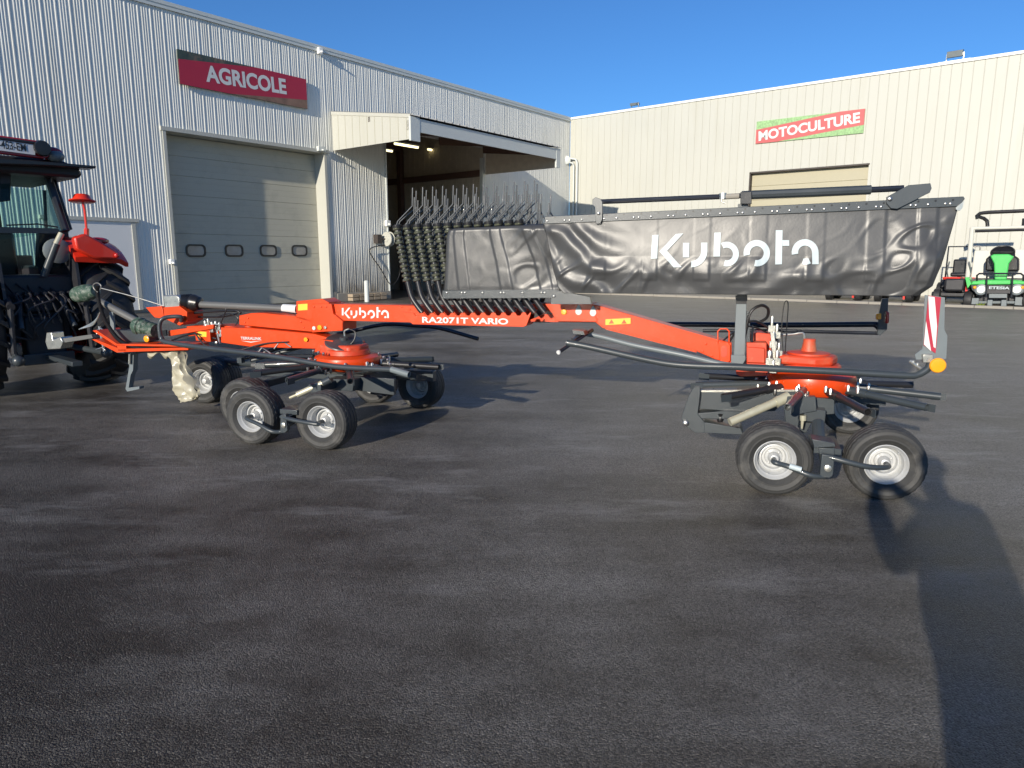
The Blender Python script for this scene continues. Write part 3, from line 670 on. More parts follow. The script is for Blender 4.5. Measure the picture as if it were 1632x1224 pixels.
# tray carrying the stowed tine arms
mb = MB(); top = [(641, 497)]
for k in range(12):
    x = 660 + k * 15.2 if False else 659 + k * 16.2; top += [(x, 499 - k * 0.1), (x + 3, 503), (x + 8, 503), (x + 11, 499 - k * .1)]
top = [q for q in top if q[0] < 843] + [(846, 497)]
ring = top + [(846, 500), (839, 519), (834, 521), (658, 517), (651, 512)]
mb.prism(*pz(ring, -0.31, -0.298)); mb.prism(*pz([(651, 512), (658, 517), (834, 521), (839, 516)], -0.298, -0.05))
tray = part('arm_tray', 'orange', mb, bevel=0.002)
a = m(673, 514.5, -0.312); b = m(810, 517.5, -0.312)
text('RA2071T VARIO', 'lettering', 'white_paint', a, b - a, V((0, 0, 1)), 0.050, (b - a).length, tray, 0.03)

# maker's word, built from strokes: units of a 1500 x 330 field
def glyphs():
    """yields closed polygons (x, y down) for the seven strokes of the wordmark"""
    out = []
    def box(x0, y0, x1, y1): out.append([(x0, y0), (x1, y0), (x1, y1), (x0, y1)])
    def arc(cx, cy, R, r, a0, a1):
        n = max(4, int(abs(a1 - a0) / 12)); o = []; i = []
        for k in range(n + 1):
            t = radians(a0 + (a1 - a0) * k / n); o.append((cx + R * cos(t), cy - R * sin(t))); i.append((cx + r * cos(t), cy - r * sin(t)))
        for k in range(n): out.append([o[k], o[k + 1], i[k + 1], i[k]])
    out.append([(57, 112), (113, 109), (103, 321), (47, 323)])
    out.append([(268, 102), (335, 96), (190, 253), (123, 257)]); out.append([(123, 257), (190, 253), (322, 398), (250, 400)])
    box(332, 181, 388, 310); box(494, 179, 550, 256); arc(407, 256, 143, 87, 0, -90)
    out.append([(611, 90), (670, 88), (662, 303), (604, 303)]); arc(721, 281, 110, 57, 118, -104)
    arc(990, 273, 118, 62, 192, -102)
    out.append([(1160, 68), (1221, 68), (1213, 372), (1153, 374)]); box(1219, 157, 1279, 208)
    arc(1420, 268, 120, 62, 189, 0); box(1482, 268, 1540, 372); arc(1420, 268, 108, 54, -62, -106)
    return out
def word_mesh(fn, step=8):
    mb = MB()
    for q in glyphs():
        (a, b, c, d) = q
        L1 = max(math.dist(a, b), math.dist(d, c)); L2 = max(math.dist(b, c), math.dist(a, d))
        n1 = max(1, int(L1 / step)); n2 = max(1, int(L2 / step)); i = len(mb.v)
        for u_ in range(n1 + 1):
            for v_ in range(n2 + 1):
                s, t = u_ / n1, v_ / n2
                x = (a[0] * (1 - s) + b[0] * s) * (1 - t) + (d[0] * (1 - s) + c[0] * s) * t
                y = (a[1] * (1 - s) + b[1] * s) * (1 - t) + (d[1] * (1 - s) + c[1] * s) * t
                mb.v.append(fn(x, y))
        for u_ in range(n1):
            for v_ in range(n2):
                mb.f.append((i + u_ * (n2 + 1) + v_, i + (u_ + 1) * (n2 + 1) + v_, i + (u_ + 1) * (n2 + 1) + v_ + 1, i + u_ * (n2 + 1) + v_ + 1))
    return mb
# on the beam
a = m(545, 507, -0.0925); b = m(620, 508.5, -0.0925); xd = (b - a).normalized(); kk = (b - a).length / 1494
part('lettering', 'white_paint', word_mesh(lambda x, y: a + xd * (x - 47) * kk + V((0, 0, (400 - y) * kk)), 150), rake)

# --- tarpaulin
TO = -0.30
def lerp(a, b, t): return a + (b - a) * t
def pl(pts, t):           # point along a polyline given as (t, x, y)
    for (a, b) in zip(pts, pts[1:]):
        if t <= b[0]: 
            k = (t - a[0]) / (b[0] - a[0]); return (lerp(a[1], b[1], k), lerp(a[2], b[2], k))
    return pts[-1][1:]
def creases(s, z):
    d = 0
    # long soft folds
    d += 0.034 * (noise.noise(V((s * 1.6, z * 2.2, 3.1))) )
    q = noise.noise(V((s * 3.2 + z * 1.5, z * 3.0 - s * 0.8, 9.2))); d += 0.014 * (1 - (q / 0.4) ** 2) ** 2 if abs(q) < 0.4 else 0
    q = noise.noise(V((s * 5.5 - z * 5, z * 4 + s * 2.5, 1.7))); d += 0.009 * (1 - (q / 0.26) ** 2) ** 2 if abs(q) < 0.26 else 0
    q = noise.noise(V((s * 9, z * 9, 5.5))); d += 0.004 * q
    return d
CS0, CS1 = 1.95, 4.75
def tarp_disp(s, z):
    tz = max(0.0, min(1.0, (1.80 - z) / 0.10)) ; bz = max(0, min(1, (z - 1.22) / 0.08))
    lx = max(0, min(1, (1.28 - abs(s - CS0 - 1.22)) / 0.3)); lz = max(0, min(1, (z - 1.40) / 0.12))
    d = creases(s, z) * tz * (0.35 + 0.65 * bz) * (1 - 0.93 * lx * lz)
    # strong diagonal gathers fanning from the upper left
    fs = s - CS0
    if fs < 0.75:
        env = max(0, 1 - fs / 0.75); ang = (1.80 - z) * 1.5 - fs
        d += 0.017 * env * sin((ang) * 20 + 3 * noise.noise(V((s * 4, z * 4, 0)))) * tz
    soft = 1 - 0.85 * lx * lz
    for k, c in enumerate((0.45, 0.83, 1.20, 1.58, 1.95, 2.32, 2.62)):   # sewn pockets for the stays
        x = s - CS0 - c - 0.02 * (1.8 - z); w_ = 0.062
        if abs(x) < w_ and z > 1.34: d += 0.006 * soft * min(1, (w_ - abs(x)) / 0.012) * min(1, (z - 1.34) / 0.02)
    d += 0.030 * (0.5 + 0.5 * cos(pi * min(1, abs(z - 1.47) / 0.36))) * max(0, min(1, fs / 0.4))
    return d
NL = 330; NH = 90
leftp = [(0, 866, 356), (0.25, 873, 385), (0.6, 882, 430), (0.85, 889, 458), (1, 897, 467)]
rightp = [(0, 1528, 329), (0.35, 1515, 375), (0.7, 1500, 425), (0.9, 1486, 456), (1, 1462, 472)]
mb = MB(); rows = []
for j in range(NH + 1):
    b = j / NH; lx, ly = pl(leftp, b); rx, ry = pl(rightp, b)
    ls, lz = msz(lx, ly, TO); rs, rz = msz(rx, ry, TO); row = []
    for i in range(NL + 1):
        a = i / NL; s = lerp(ls, rs, a); z = lerp(lz, rz, a)
        s += 0.004 * noise.noise(V((s * 6, z * 6, 4)))
        ed = min(1, min(a, 1 - a) / 0.02)
        row.append(mc(s, TO - tarp_disp(s, z) * ed, z))
    rows.append(row)
for row in rows: mb.v += row
for j in range(NH):
    for i in range(NL):
        k = j * (NL + 1) + i; mb.f.append((k, k + 1, k + NL + 2, k + NL + 1))
tarp = part('tarpaulin', 'tarp', mb, angle=80)
so = tarp.modifiers.new('thickness', 'SOLIDIFY'); so.thickness = 0.003; so.offset = 1
# print on the cloth follows its folds
def pr(x, y):
    s, z = msz(1030 + x / 5.628, 355 + y / 5.628, TO); return mc(s, TO - tarp_disp(s, z) - 0.010, z)
lt = part('lettering', 'tarp_print', word_mesh(pr, 10), tarp, angle=80)
# back flap of the cloth: hangs on the far side of the folded frame
mb = MB()
for j in range(13):
    b = j / 12; 
    for i in range(61):
        a = i / 60; s = lerp(CS0 + 0.05, 4.72 - 0.25 * b, a); z = lerp(1.82 + 0.02 * a, 1.26, b); mb.v.append(mc(s, 0.02 + 0.03 * noise.noise(V((s * 3, z * 3, 7))), z))
for j in range(12):
    for i in range(60): k = j * 61 + i; mb.f.append((k, k + 1, k + 62, k + 61))
part('tarpaulin', 'tarp', mb, angle=80)
mb = P([(868, 345), (1536, 313), (1538, 317), (1528, 329), (868, 357)], TO - 0.012, TO + 0.03)
mb.prism(*pz([(868, 345), (1536, 313), (1536, 316), (868, 348)], TO + 0.03, 0.03))
rail = part('top_rail', 'steel_grey', mb, bevel=0.003)
mb = MB(); hm = MB()
for k in range(24):
    x = 872 + k * 27.6; yb = 354 - (x - 868) * 0.0435
    n_ = 2 if k % 2 else 1
    for j in range(n_): mb.bolt(m(x + j * 8, yb - 1.5, TO - 0.012), -MN, 0.008, 0.006)
    hm.lathe(m(x + 12, yb - 9 + 1.5, TO - 0.0125), -MN, [(0, 0.007), (0.0015, 0.007), (0.0015, 0)], 10)
part('bolt', 'chrome', mb, rail); part('rivet_hole', 'black_plastic', hm, rail)
mb = P([(868, 349), (874, 349), (868, 358)], TO + 0.0, 0.0); 
mb = P([(1523, 331), (1537, 320), (1534, 331), (1530, 336), (1524, 334)], TO - 0.03, TO - 0.02); part('rail_hook', 'zinc', mb)

# folded left flap with its lower rail
mb = MB(); FO = -0.27; NL2 = 110; NH2 = 50
f_l = [(0, 722, 364), (0.06, 713, 368), (0.15, 710, 378), (0.5, 708.5, 420), (1, 706, 463)]
f_r = [(0, 866, 357), (0.5, 886, 410), (1, 893, 466)]
for j in range(NH2 + 1):
    b = j / NH2; l = pl(f_l, b); r_ = pl(f_r, b); ls, lz = msz(*l, FO); rs, rz = msz(*r_, FO)
    for i in range(NL2 + 1):
        a = i / NL2; s = lerp(ls, rs, a); z = lerp(lz, rz, a)
        env = 0.08 + a ** 2.2 * 0.9; ed = min(1, min(b, 1 - b) / 0.08)
        d = creases(s + 3.3, z) * env * ed
        for cx in (0.16, 0.53, 0.86):
            x = a - cx - (b - .5) * 0.07
            if abs(x) < 0.055: d += 0.006 * min(1, (0.055 - abs(x)) / 0.01)
        mb.v.append(mc(s, FO - d + (0.03 * (1 - b / 0.06) ** 2 if b < 0.06 else 0) + (0.03 * (1 - a / 0.04) ** 2 if a < 0.04 else 0), z))
for j in range(NH2):
    for i in range(NL2): k = j * (NL2 + 1) + i; mb.f.append((k, k + 1, k + NL2 + 2, k + NL2 + 1))
flap = part('side_flap', 'tarp', mb, angle=80); so = flap.modifiers.new('thickness', 'SOLIDIFY'); so.thickness = 0.004; so.offset = 1
mb = P([(705, 463), (880, 461), (940, 473), (943, 485), (878, 485), (878, 475), (705, 476)], FO - 0.02, FO + 0.02)
mb.prism(*pz([(705, 463), (880, 461), (880, 463), (705, 465)], FO + .02, -0.05))
lr = part('flap_rail', 'steel_grey', mb, bevel=0.002)
mb = MB()
for x in (712, 736, 741, 769, 798, 803, 833, 863, 868): mb.bolt(m(x, 466.5, FO - 0.02), -MN, 0.008, 0.006)
mb.bolt(m(883, 472, FO - 0.02), -MN, 0.011, 0.01)
part('bolt', 'chrome', mb, lr)

# telescopic stay above the rail
yo = -0.12
stay = part('telescopic_stay', 'dark_tube', T([(948, 322, yo), (1182, 312, yo)], 0.019))
part('stay_sleeve', 'steel_grey', T([(1182, 311.5, yo), (1388, 302.5, yo)], 0.032), stay)
part('stay_rod', 'dark_tube', T([(1388, 302.5, yo), (1440, 300, yo)], 0.021), stay)
mb = MB(); mb.tube([m(1152, 317, yo) - MN * 0.0, m(1152, 308, yo) - MN * 0.0], 0.028); mb.tube([m(1150, 309, yo - .03), m(1150, 322, yo - .03), m(1157, 324, yo - .03)], 0.006); part('clamp', 'zinc', mb, stay)
part('stay_band', 'concrete', T([(1154, 313.5, yo), (1178, 312.3, yo)], 0.0205), stay)
mb = P([(1180, 306), (1198, 305), (1198, 325), (1180, 325)], yo - 0.05, yo - 0.03); mb.prism(*pz([(1180, 306), (1198, 305), (1198, 325), (1180, 325)], yo + 0.035, yo + 0.05)); part('stay_saddle', 'black_plastic', mb, stay, bevel=0.003)
mb = P([(944, 318), (949, 314), (957, 317), (960, 322), (960, 349), (957, 356), (950, 357), (948, 330), (944, 326)], TO - 0.03, TO - 0.015); br = part('stay_bracket', 'steel_grey', mb, bevel=0.002)
mb = P([(1413, 324), (1413, 314), (1448, 295), (1483, 292), (1485, 300), (1482, 307), (1430, 333), (1420, 332)], TO - 0.035, TO - 0.02)
br2 = part('stay_bracket', 'steel_grey', mb, bevel=0.002); part('bolt', 'chrome', MB().bolt(m(1418, 317, TO - 0.035), -MN, 0.014, 0.012), br2)
part('bolt', 'chrome', MB().bolt(m(954, 340, TO - 0.03), -MN, 0.012, 0.01), br)

# post
mb = P([(1173, 484), (1190, 483), (1187, 572), (1169, 573)], -0.12, -0.02); mb.prism(*pz([(1165, 566), (1188, 566), (1188, 586), (1165, 586)], -0.14, 0.02))
pst = part('support_post', 'light_grey', mb, bevel=0.004); part('post_cap', 'black_plastic', P([(1172, 471), (1191, 471), (1190, 484), (1173, 484)], -0.13, -0.01), pst)
mb = P([(1176, 325), (1192, 325), (1191, 480), (1175, 480)], -0.12, -0.03); part('post_upper', 'steel_grey', mb, pst)
part('side_plate', 'steel_grey', P([(1190, 495), (1195, 498), (1195, 545), (1190, 548)], -0.10, -0.02), pst)

# hoses
def hose(pts, r=0.009, material='black_plastic', name='hose'): return part(name, material, T(pts, r, 8, smooth=6))
hose([(1186, 540, -.1), (1195, 500, -.12), (1212, 487, -.1), (1224, 492, -.06), (1222, 506, -.02), (1207, 515, 0)], 0.011)
hose([(1160, 548, -.08), (1180, 520, -.1), (1205, 512, -.1), (1230, 528, 0), (1240, 545, 0)], 0.009)
hose([(1150, 545, -.08), (1172, 528, -.1), (1195, 520, -.1), (1225, 533, 0), (1235, 560, 0)], 0.007)
hose([(1248, 560, -.05), (1246, 520, -.05), (1250, 484, -.05), (1256, 484, -.05), (1254, 520, -.05), (1251, 565, -.05)], 0.004)
hose([(1240, 534, 0), (1262, 533, 0), (1275, 531, 0), (1281, 533, 0), (1282, 550, 0)], 0.008, 'zinc')
hose([(1200, 520, -.1), (1196, 560, -.16), (1180, 595, -.16), (1210, 600, -.12)], 0.008)
part('hose_hook', 'orange', T([(1144, 546, -.1), (1144, 528, -.1), (1148, 524, -.1), (1158, 524, -.1), (1162, 528, -.1), (1162, 546, -.1)], 0.006, 8))

# rear gearbox group
mb = P([(1190, 546), (1222, 546), (1222, 590), (1190, 588)], -0.16, 0.05); mb.prism(*pz([(1196, 533), (1208, 530), (1228, 532), (1230, 560), (1196, 560)], -0.02, 0.16))
mb.prism(*pz([(1190, 553), (1219, 555), (1219, 579), (1190, 578)], -0.19, -0.16)); mb.prism(*pz([(1173, 588), (1225, 588), (1222, 599), (1180, 600), (1173, 596)], -0.22, 0.1))
gb = part('gearbox', 'orange_dusty', mb, bevel=0.006)
mb = MB()
for (x, y, o, r, h) in ((1230, 520, -0.02, 0.012, 0.06), (1238, 530, -.04, .012, .05), (1232, 545, -.1, .014, .06), (1226, 572, -.18, .016, .05), (1238, 572, -.16, .014, .05), (1232, 585, -.18, .012, .04), (1241, 560, -.1, .01, .05)):
    mb.bolt(m(x, y, o), V((0, 0, 1)), r, h); mb.box(m(x, y + 4, o), 0.05, 0.03, 0.05, MU, MN)
mb.prism(*pz([(1228, 530), (1234, 530), (1240, 590), (1232, 590)], -0.12, -0.10)); mb.prism(*pz([(1219, 583), (1246, 583), (1246, 588), (1219, 588)], -0.22, -0.19))
part('valve_fitting', 'zinc', mb, gb, bevel=0.002)

# rotors
def rotor(cx, cy, zc0, name_parts, R=0.30, arms=11, arm_end=0.80, a0=0.1, drop=0.03, mat1='orange_dusty', tall=False, off=0.0, vs=1.0):
    c = m(cx, cy, off); c.z = 0
    z = zc0
    mb = MB(); mb.lathe(c, (0, 0, 1), [(z + a * vs, b) for a, b in ((-0.075, 0), (-0.075, R * 0.72), (-0.055, R * 0.86), (-0.02, R * 0.97), (0.02, R), (0.045, R * 0.97), (0.06, R * 0.8), (0.065, R * 0.55), (0.065, 0))], 40)
    h = part('rotor_head', 'orange', mb); zt = z + 0.066 * vs
    mb = MB(); mb.lathe(c, (0, 0, 1), [(zt, 0), (zt, R * 0.66), (zt + .035, R * 0.64), (zt + 0.046, R * 0.6), (zt + 0.046, 0)], 32)
    if tall: mb.lathe(c + MU * -.03, (0, 0, 1), [(zt + 0.05, R * .5), (zt + .125, R * .48), (zt + .135, R * .3), (zt + .135, R * .18), (zt + .20, R * .14), (zt + .225, R * .14), (zt + .23, 0)], 24)
    part('rotor_cover', mat1, mb, h)
    bm_ = MB()
    for k in range(arms):
        t = a0 + 2 * pi * k / arms; d = V((cos(t), sin(t), 0)); p0 = c + d * R * 0.78 + V((0, 0, z - 0.02)); p1 = c + d * arm_end + V((0, 0, z - 0.02 - drop))
        mb = MB(); mb.tube([p0, p1], 0.026, 12, hollow=True); mb.tube([p0, p0 + (p1 - p0) * 0.33], 0.031, 12)
        am = part('rotor_arm', 'arm_black' if k % 2 else 'steel_grey', mb)
        mb2 = MB()
        for q in (0.12, 0.24): 
            for sd_ in (-1, 1): mb2.bolt(p0 + (p1 - p0) * q + d.cross(V((0, 0, 1))) * 0.030 * sd_, V((0, 0, -1 if sd_ < 0 else 1)), 0.013, 0.035)
        part('bolt', 'chrome', mb2, am)
        mb3 = MB(); e = p1 - d * 0.05; sd = d.cross(V((0, 0, 1)))
        mb3.boxp(e - sd * 0.03 + V((0, 0, -0.03)), d * 0.09, sd * 0.004, V((0, 0, 0.05))); part('end_lug', 'steel_grey', mb3, am)
    return c
cF = rotor(556, 590, 0.60, None, R=0.30, arms=10, arm_end=0.82, a0=-0.70, off=-0.1)
cR = rotor(1292, 610, 0.60, None, R=0.31, arms=11, arm_end=0.84, a0=-0.42, off=0.0, tall=True, vs=1.4)
# rear rotor: drive housing on top
mb = MB(); zc = 0.60
c0 = cR; a_ = c0 + V((0, 0, zc + 0.135))
mb.prism([a_ + MU * x + MN * y for x, y in ((-0.30, -0.10), (0.0, -0.19), (0.12, -0.14), (0.17, 0.0), (0.12, 0.14), (0.0, 0.19), (-0.3, 0.10))], V((0, 0, 0.07)))
part('drive_housing', 'orange_dusty', mb, bevel=0.02)
# front rotor tower
z = 0.60; a_ = cF + V((0, 0, z + 0.06))
mb = MB(); mb.prism([a_ + MU * x + MN * y for x, y in ((-0.22, -0.12), (0.10, -0.16), (0.17, -0.08), (0.17, 0.08), (0.1, 0.16), (-0.22, 0.12))], V((0, 0, 0.09))); part('drive_housing', 'orange_dusty', mb, bevel=0.02)
mb = MB(); tilt = V((0.15, -0.35, 1)).normalized(); mb.lathe(m(548, 546, -0.12), tilt, [(-0.01, 0), (-0.01, 0.14), (0.0, 0.17), (0.01, 0.165), (0.02, 0.10), (0.035, 0.04), (0.06, 0.035), (0.06, 0)], 28); dd = part('cover_disc', 'steel_grey', mb)
part('grease_line', 'zinc', T([(550, 540, -.12), (549, 528, -.12), (556, 524, -.12)], 0.007, 8, smooth=4)); hose([(556, 524, -.12), (566, 530, -.12), (562, 545, -.14), (540, 562, -.18), (510, 558, -.2)], 0.006)
mb = MB()
for k, (x, y) in enumerate(((500, 562), (508, 564), (516, 566), (495, 575), (503, 576), (612, 572), (618, 576), (622, 583), (604, 566))): mb.bolt(m(x, y, -0.34), V((0, -.3, 1)), 0.013, 0.02)
part('bolt', 'chrome', mb)

# chassis below the rotors
def chassis(c, za, zb, wheels, axle_o):
    pass
# front: bracket, cylinder, carriage
mb = P([(531, 604), (564, 605), (562, 624), (529, 622)], -0.42, -0.2); mb.prism(*pz([(564, 600), (628, 604), (628, 630), (566, 622)], -0.30, -0.26)); mb.prism(*pz([(520, 596), (590, 598), (590, 618), (520, 618)], -0.2, 0.3))
part('carriage', 'steel_grey', mb, bevel=0.004)
mb = MB(); mb.box(cF + MN * 0.1 + V((0, 0, 0.44)), 0.12, 1.3, 0.07, MU, MN); mb.box(cF + MU * -0.55 + MN * 0.25 + V((0, 0, 0.40)), 1.2, 0.07, 0.06, MU, MN); mb.box(cF + MU * -0.75 + MN * .2 + V((0, 0, 0.38)), 0.06, 0.8, 0.06, MU, MN)
mb.box(cF + MU * 0.35 + MN * 0.55 + V((0, 0, 0.40)), 0.5, 0.08, 0.10, MU, MN); mb.tube([cF + MU * -.1 + V((0,0,.42)), cF + MN * -0.2 + MU * -0.2 + V((0, 0, 0.36))], 0.03)
part('axle_frame', 'steel_grey', mb, bevel=0.005)
cy = part('cylinder', 'cylinder_paint', T([(474, 629, -.66), (520, 608, -.6)], 0.026, 14)); part('cylinder_head', 'steel_grey', T([(514, 611, -.61), (526, 605, -.58)], 0.032, 14), cy)
part('cylinder_rod', 'cylinder_paint', T([(462, 634, -.67), (476, 628, -.66)], 0.012, 10), cy)
cy = part('cylinder', 'cylinder_paint', T([(1163, 673, -.55), (1252, 634, -.38)], 0.030, 14)); part('cylinder_head', 'cylinder_paint', T([(1236, 642, -.41), (1257, 632, -.37)], 0.038, 14), cy)
mb = P([(1105, 625), (1278, 624), (1278, 634), (1250, 640), (1235, 655), (1200, 657), (1112, 652)], -0.28, -0.10)
part('chassis_beam', 'steel_grey', mb, bevel=0.004); part('beam_top', 'zinc', P([(1110, 622), (1280, 621), (1280, 624), (1110, 625)], -0.285, -0.1))
mb = P([(1106, 616), (1116, 616), (1116, 626), (1112, 660), (1122, 672), (1125, 690), (1108, 690), (1090, 677), (1085, 666), (1098, 630)], -0.33, -0.30); mb.prism(*pz([(1106, 616), (1116, 616), (1116, 626), (1112, 660), (1122, 672), (1125, 690), (1108, 690), (1090, 677), (1085, 666), (1098, 630)], -0.10, -0.07))
ep = part('pivot_plate', 'steel_grey', mb, bevel=0.003); part('pivot_pin', 'chrome', MB().bolt(m(1093, 674, -0.33), -MN, 0.022, 0.02), ep)
mb = P([(1095, 660), (1160, 655), (1200, 657), (1200, 664), (1150, 668), (1100, 667)], -0.32, -0.12); mb.prism(*pz([(1122, 673), (1180, 682), (1185, 693), (1122, 690)], -0.34, -0.1)); part('lower_link', 'steel_grey', mb, bevel=0.004)
mb = MB(); mb.lathe(m(1148, 668, -.3), V((0, 0, 1)), [(-0.02, 0.0), (-0.02, 0.02), (0, 0.025), (0.02, 0.02), (0.04, 0.028), (0.06, 0)], 14); part('rubber_stop', 'black_plastic', mb)
mb = P([(1255, 632), (1300, 632), (1302, 655), (1275, 660), (1272, 680), (1252, 676), (1250, 650)], -0.42, -0.36); mb.prism(*pz([(1275, 632), (1330, 636), (1330, 660), (1300, 662), (1285, 690), (1275, 690)], -0.30, -0.1))
part('carriage', 'steel_grey', mb, bevel=0.004)
mb = MB(); mb.tube([m(1280, 662, -.42), m(1280, 670, -.42)], 0.022, 12); mb.tube([m(1279, 670, -.42), m(1278, 683, -.42)], [0.012, 0.006], 10); part('grease_cup', 'cylinder_paint', mb)
mb = MB(); mb.box(cR + MN * .15 + V((0, 0, 0.42)), 0.14, 1.1, 0.09, MU, MN); mb.box(cR + MN * 0.7 + MU * 0.2 + V((0, 0, 0.36)), 0.9, 0.08, 0.08, MU, MN); mb.tube([cR + MN * -0.6 + V((0, 0, .42)), cR + MN * -0.78 + MU * 0.0 + V((0, 0, 0.3))], 0.04)
part('axle_frame', 'steel_grey', mb, bevel=0.005)
def tandem(pl_pts, w1, w2, knee1, knee2, plate_o=-1.02):
    mb = MB(); mb.prism(*pz(pl_pts, plate_o, plate_o + 0.04)); cx = sum(p[0] for p in pl_pts) / len(pl_pts); cyy = sum(p[1] for p in pl_pts) / len(pl_pts)
    pp = part('tandem_plate', 'steel_grey', mb, bevel=0.004)
    p = m(cx, cyy, plate_o); part('pivot_pin', 'zinc', MB().bolt(p, -MN, 0.022, 0.01), pp)
    part('pivot_axle', 'steel_grey', MB().tube([p + MN * 0.02, p + MN * 0.42 + V((0, 0, 0.06))], 0.035, 12), pp)
    part('axle_tube', 'steel_grey', MB().box(p + MN * 0.24 + V((0, 0, 0.09)), 0.16, 0.34, 0.04, MU, MN), pp, bevel=0.004)
    for (wc_, kn) in ((w1, knee1), (w2, knee2)):
        hub = wc_ - MN * 0.055
        pts = [hub + MN * 0.02, hub - MN * 0.075] + [m(x, y, o) for x, y, o in kn]
        mb = MB(); mb.tube(bez(pts, 5), 0.0165, 12); part('wheel_arm', 'steel_grey', mb, pp)
    return pp
pf = tandem([(447, 661), (455, 660), (458, 686), (454, 690), (446, 690)], wc['fA'], wc['fB'], [(412, 676, -1.02), (432, 687, -1.03), (447, 688, -1.0), (452, 684, -1.0)], [(505, 676, -1.02), (470, 670, -1.02), (448, 664, -1.0)])
pr_ = tandem([(1310, 724), (1330, 727), (1328, 757), (1323, 762), (1306, 761)], wc['rA'], wc['rB'], [(1255, 743, -1.0), (1290, 757, -1.03), (1312, 759, -1.0), (1320, 754, -1.0)], [(1385, 744, -1.0), (1350, 736, -1.02), (1316, 727, -1.0)])
mb = P([(1294, 700), (1330, 706), (1332, 712), (1298, 714)], -0.98, -0.84); mb.prism(*pz([(1304, 714), (1330, 714), (1330, 726), (1306, 724)], -0.97, -0.9)); part('tandem_bracket', 'steel_grey', mb, pr_, bevel=0.003)
part('sticker', 'tarp_print', MB().tube([m(1258, 742.5, -1.017), m(1277, 748.5, -1.022)], 0.0175, 12), pr_)
# far wheel hubs
mb = MB()
for k in ('fD', 'fE', 'fF', 'rC'):
    p = wc[k]; mb.tube([p + MN * 0.02, p + MN * 0.22], 0.022, 10); mb.box(p + MN * 0.2 + V((0, 0, 0.08)), 0.06, 0.05, 0.24, MU, MN)
part('stub_axle', 'steel_grey', mb)
mb = MB(); mb.tube([wc['fD'] + MN * .2 + V((0, 0, .18)), cF + MU * -0.75 + MN * .5 + V((0, 0, .42))], 0.035); mb.tube([wc['fE'] + MN * .2 + V((0, 0, .18)), cF + MU * 0.3 + MN * .6 + V((0, 0, .42))], 0.035)
mb.tube([wc['rC'] + MN * .2 + V((0, 0, .18)), cR + MN * .7 + V((0, 0, .4))], 0.035)
part('axle_tube', 'steel_grey', mb)
mb = P([(590, 596), (626, 598), (628, 628), (612, 632), (590, 628)], 0.35, 0.40); fp = part('axle_plate', 'dark_tube', mb, bevel=0.003)
mb = MB()
for x, y in ((611, 602), (611, 625), (624, 617), (624, 623)): mb.bolt(m(x, y, 0.35), -MN, 0.014, 0.008)
part('bolt', 'chrome', mb, fp)

# guard tubes
part('guard_rail', 'steel_grey', T([(256, 537, -.25), (275, 547, -.28), (430, 567, -.45), (520, 582, -.50), (560, 586, -.52), (628, 589, -.55)], 0.023, 12, smooth=6))
part('guard_rail_end', 'light_grey', T([(624, 588.7, -.55), (652, 597, -.57)], 0.026, 14, hollow=True))
part('guard_rail', 'steel_grey', T([(256, 538, -.25), (254, 520, -.25), (258, 509, -.24), (270, 505, -.2), (288, 505, -.15), (289, 512, -.12)], 0.02, 12, smooth=5))
part('guard_rail', 'dark_tube', T([(385, 572, .3), (470, 548, .5), (560, 528, .8), (613, 517, .9), (660, 519, .9), (700, 523, .9), (762, 540, .85)], 0.02, 12, smooth=5))
part('stay_tube', 'steel_grey', T([(400, 575, 0), (470, 556, 0.1), (530, 540, .2)], 0.017, 10)); part('stay_tube', 'steel_grey', MB().box(m(384, 574, -.1), 0.05, 0.05, 0.05, MU, MN))
part('stay_tube', 'shaft_grey', T([(402, 582, -.2), (490, 586, -.2)], 0.02, 12, hollow=True)); part('stay_tube', 'dark_tube', T([(400, 568, .1), (500, 568, .1)], 0.022, 10))
mb = MB()
for (x0, y0) in ((408, 562), (438, 550)):
    mb.tube([m(x0, y0, -.1), m(x0 + 10, y0 - 8, -.12), m(x0 + 26, y0 + 3, -.14)], 0.007, 8); mb.tube([m(x0 + 10, y0 - 8, -.12), m(x0 - 1, y0 + 6, -.14)], 0.006, 8)
part('spring_clip', 'chrome', mb)
part('guard_rail', 'steel_grey', T([(903, 546, -.62), (940, 553, -.62), (1050, 577, -.60), (1110, 583, -.60), (1180, 585, -.60), (1330, 592, -.58), (1440, 598, -.55), (1462, 597, -.54), (1478, 588, -.53), (1482, 580, -.52)], 0.0235, 14, smooth=6))
part('guard_rail', 'light_grey', T([(925, 530, -.2), (960, 537, -.22), (1010, 550, -.25), (1090, 566, -.28), (1150, 580, -.3), (1200, 586, -.3)], 0.021, 12, smooth=6))
cb = part('cross_tube', 'dark_tube', T([(891, 561, -.62), (944, 526, -.2)], 0.014, 10)); part('end_cap', 'white_paint', MB().lathe(m(891, 561, -.63), m(891, 561, -.62) - m(944, 526, -.2), [(0, 0.016), (0.012, 0.016), (0.013, 0)], 12), cb)
part('cross_tube', 'steel_grey', P([(912, 526), (930, 528), (932, 534), (914, 532)], -0.42, -0.3)); part('cross_tube', 'chrome', T([(912, 541, -.45), (928, 530, -.35)], 0.012, 8))
part('guard_rail', 'dark_tube', T([(970, 517, .9), (1100, 517, .9), (1230, 518, .9), (1380, 517, .88), (1395, 518, .87), (1402, 524, .86)], 0.023, 12, smooth=5)); part('guard_rail', 'dark_tube', T([(1120, 527, .86), (1240, 527, .86), (1400, 531, .86)], 0.016, 10))
lampb = part('lamp_bracket', 'steel_grey', P([(1406, 476), (1416, 476), (1414, 525), (1403, 535), (1398, 533), (1401, 500)], 0.80, 0.83), bevel=0.003)
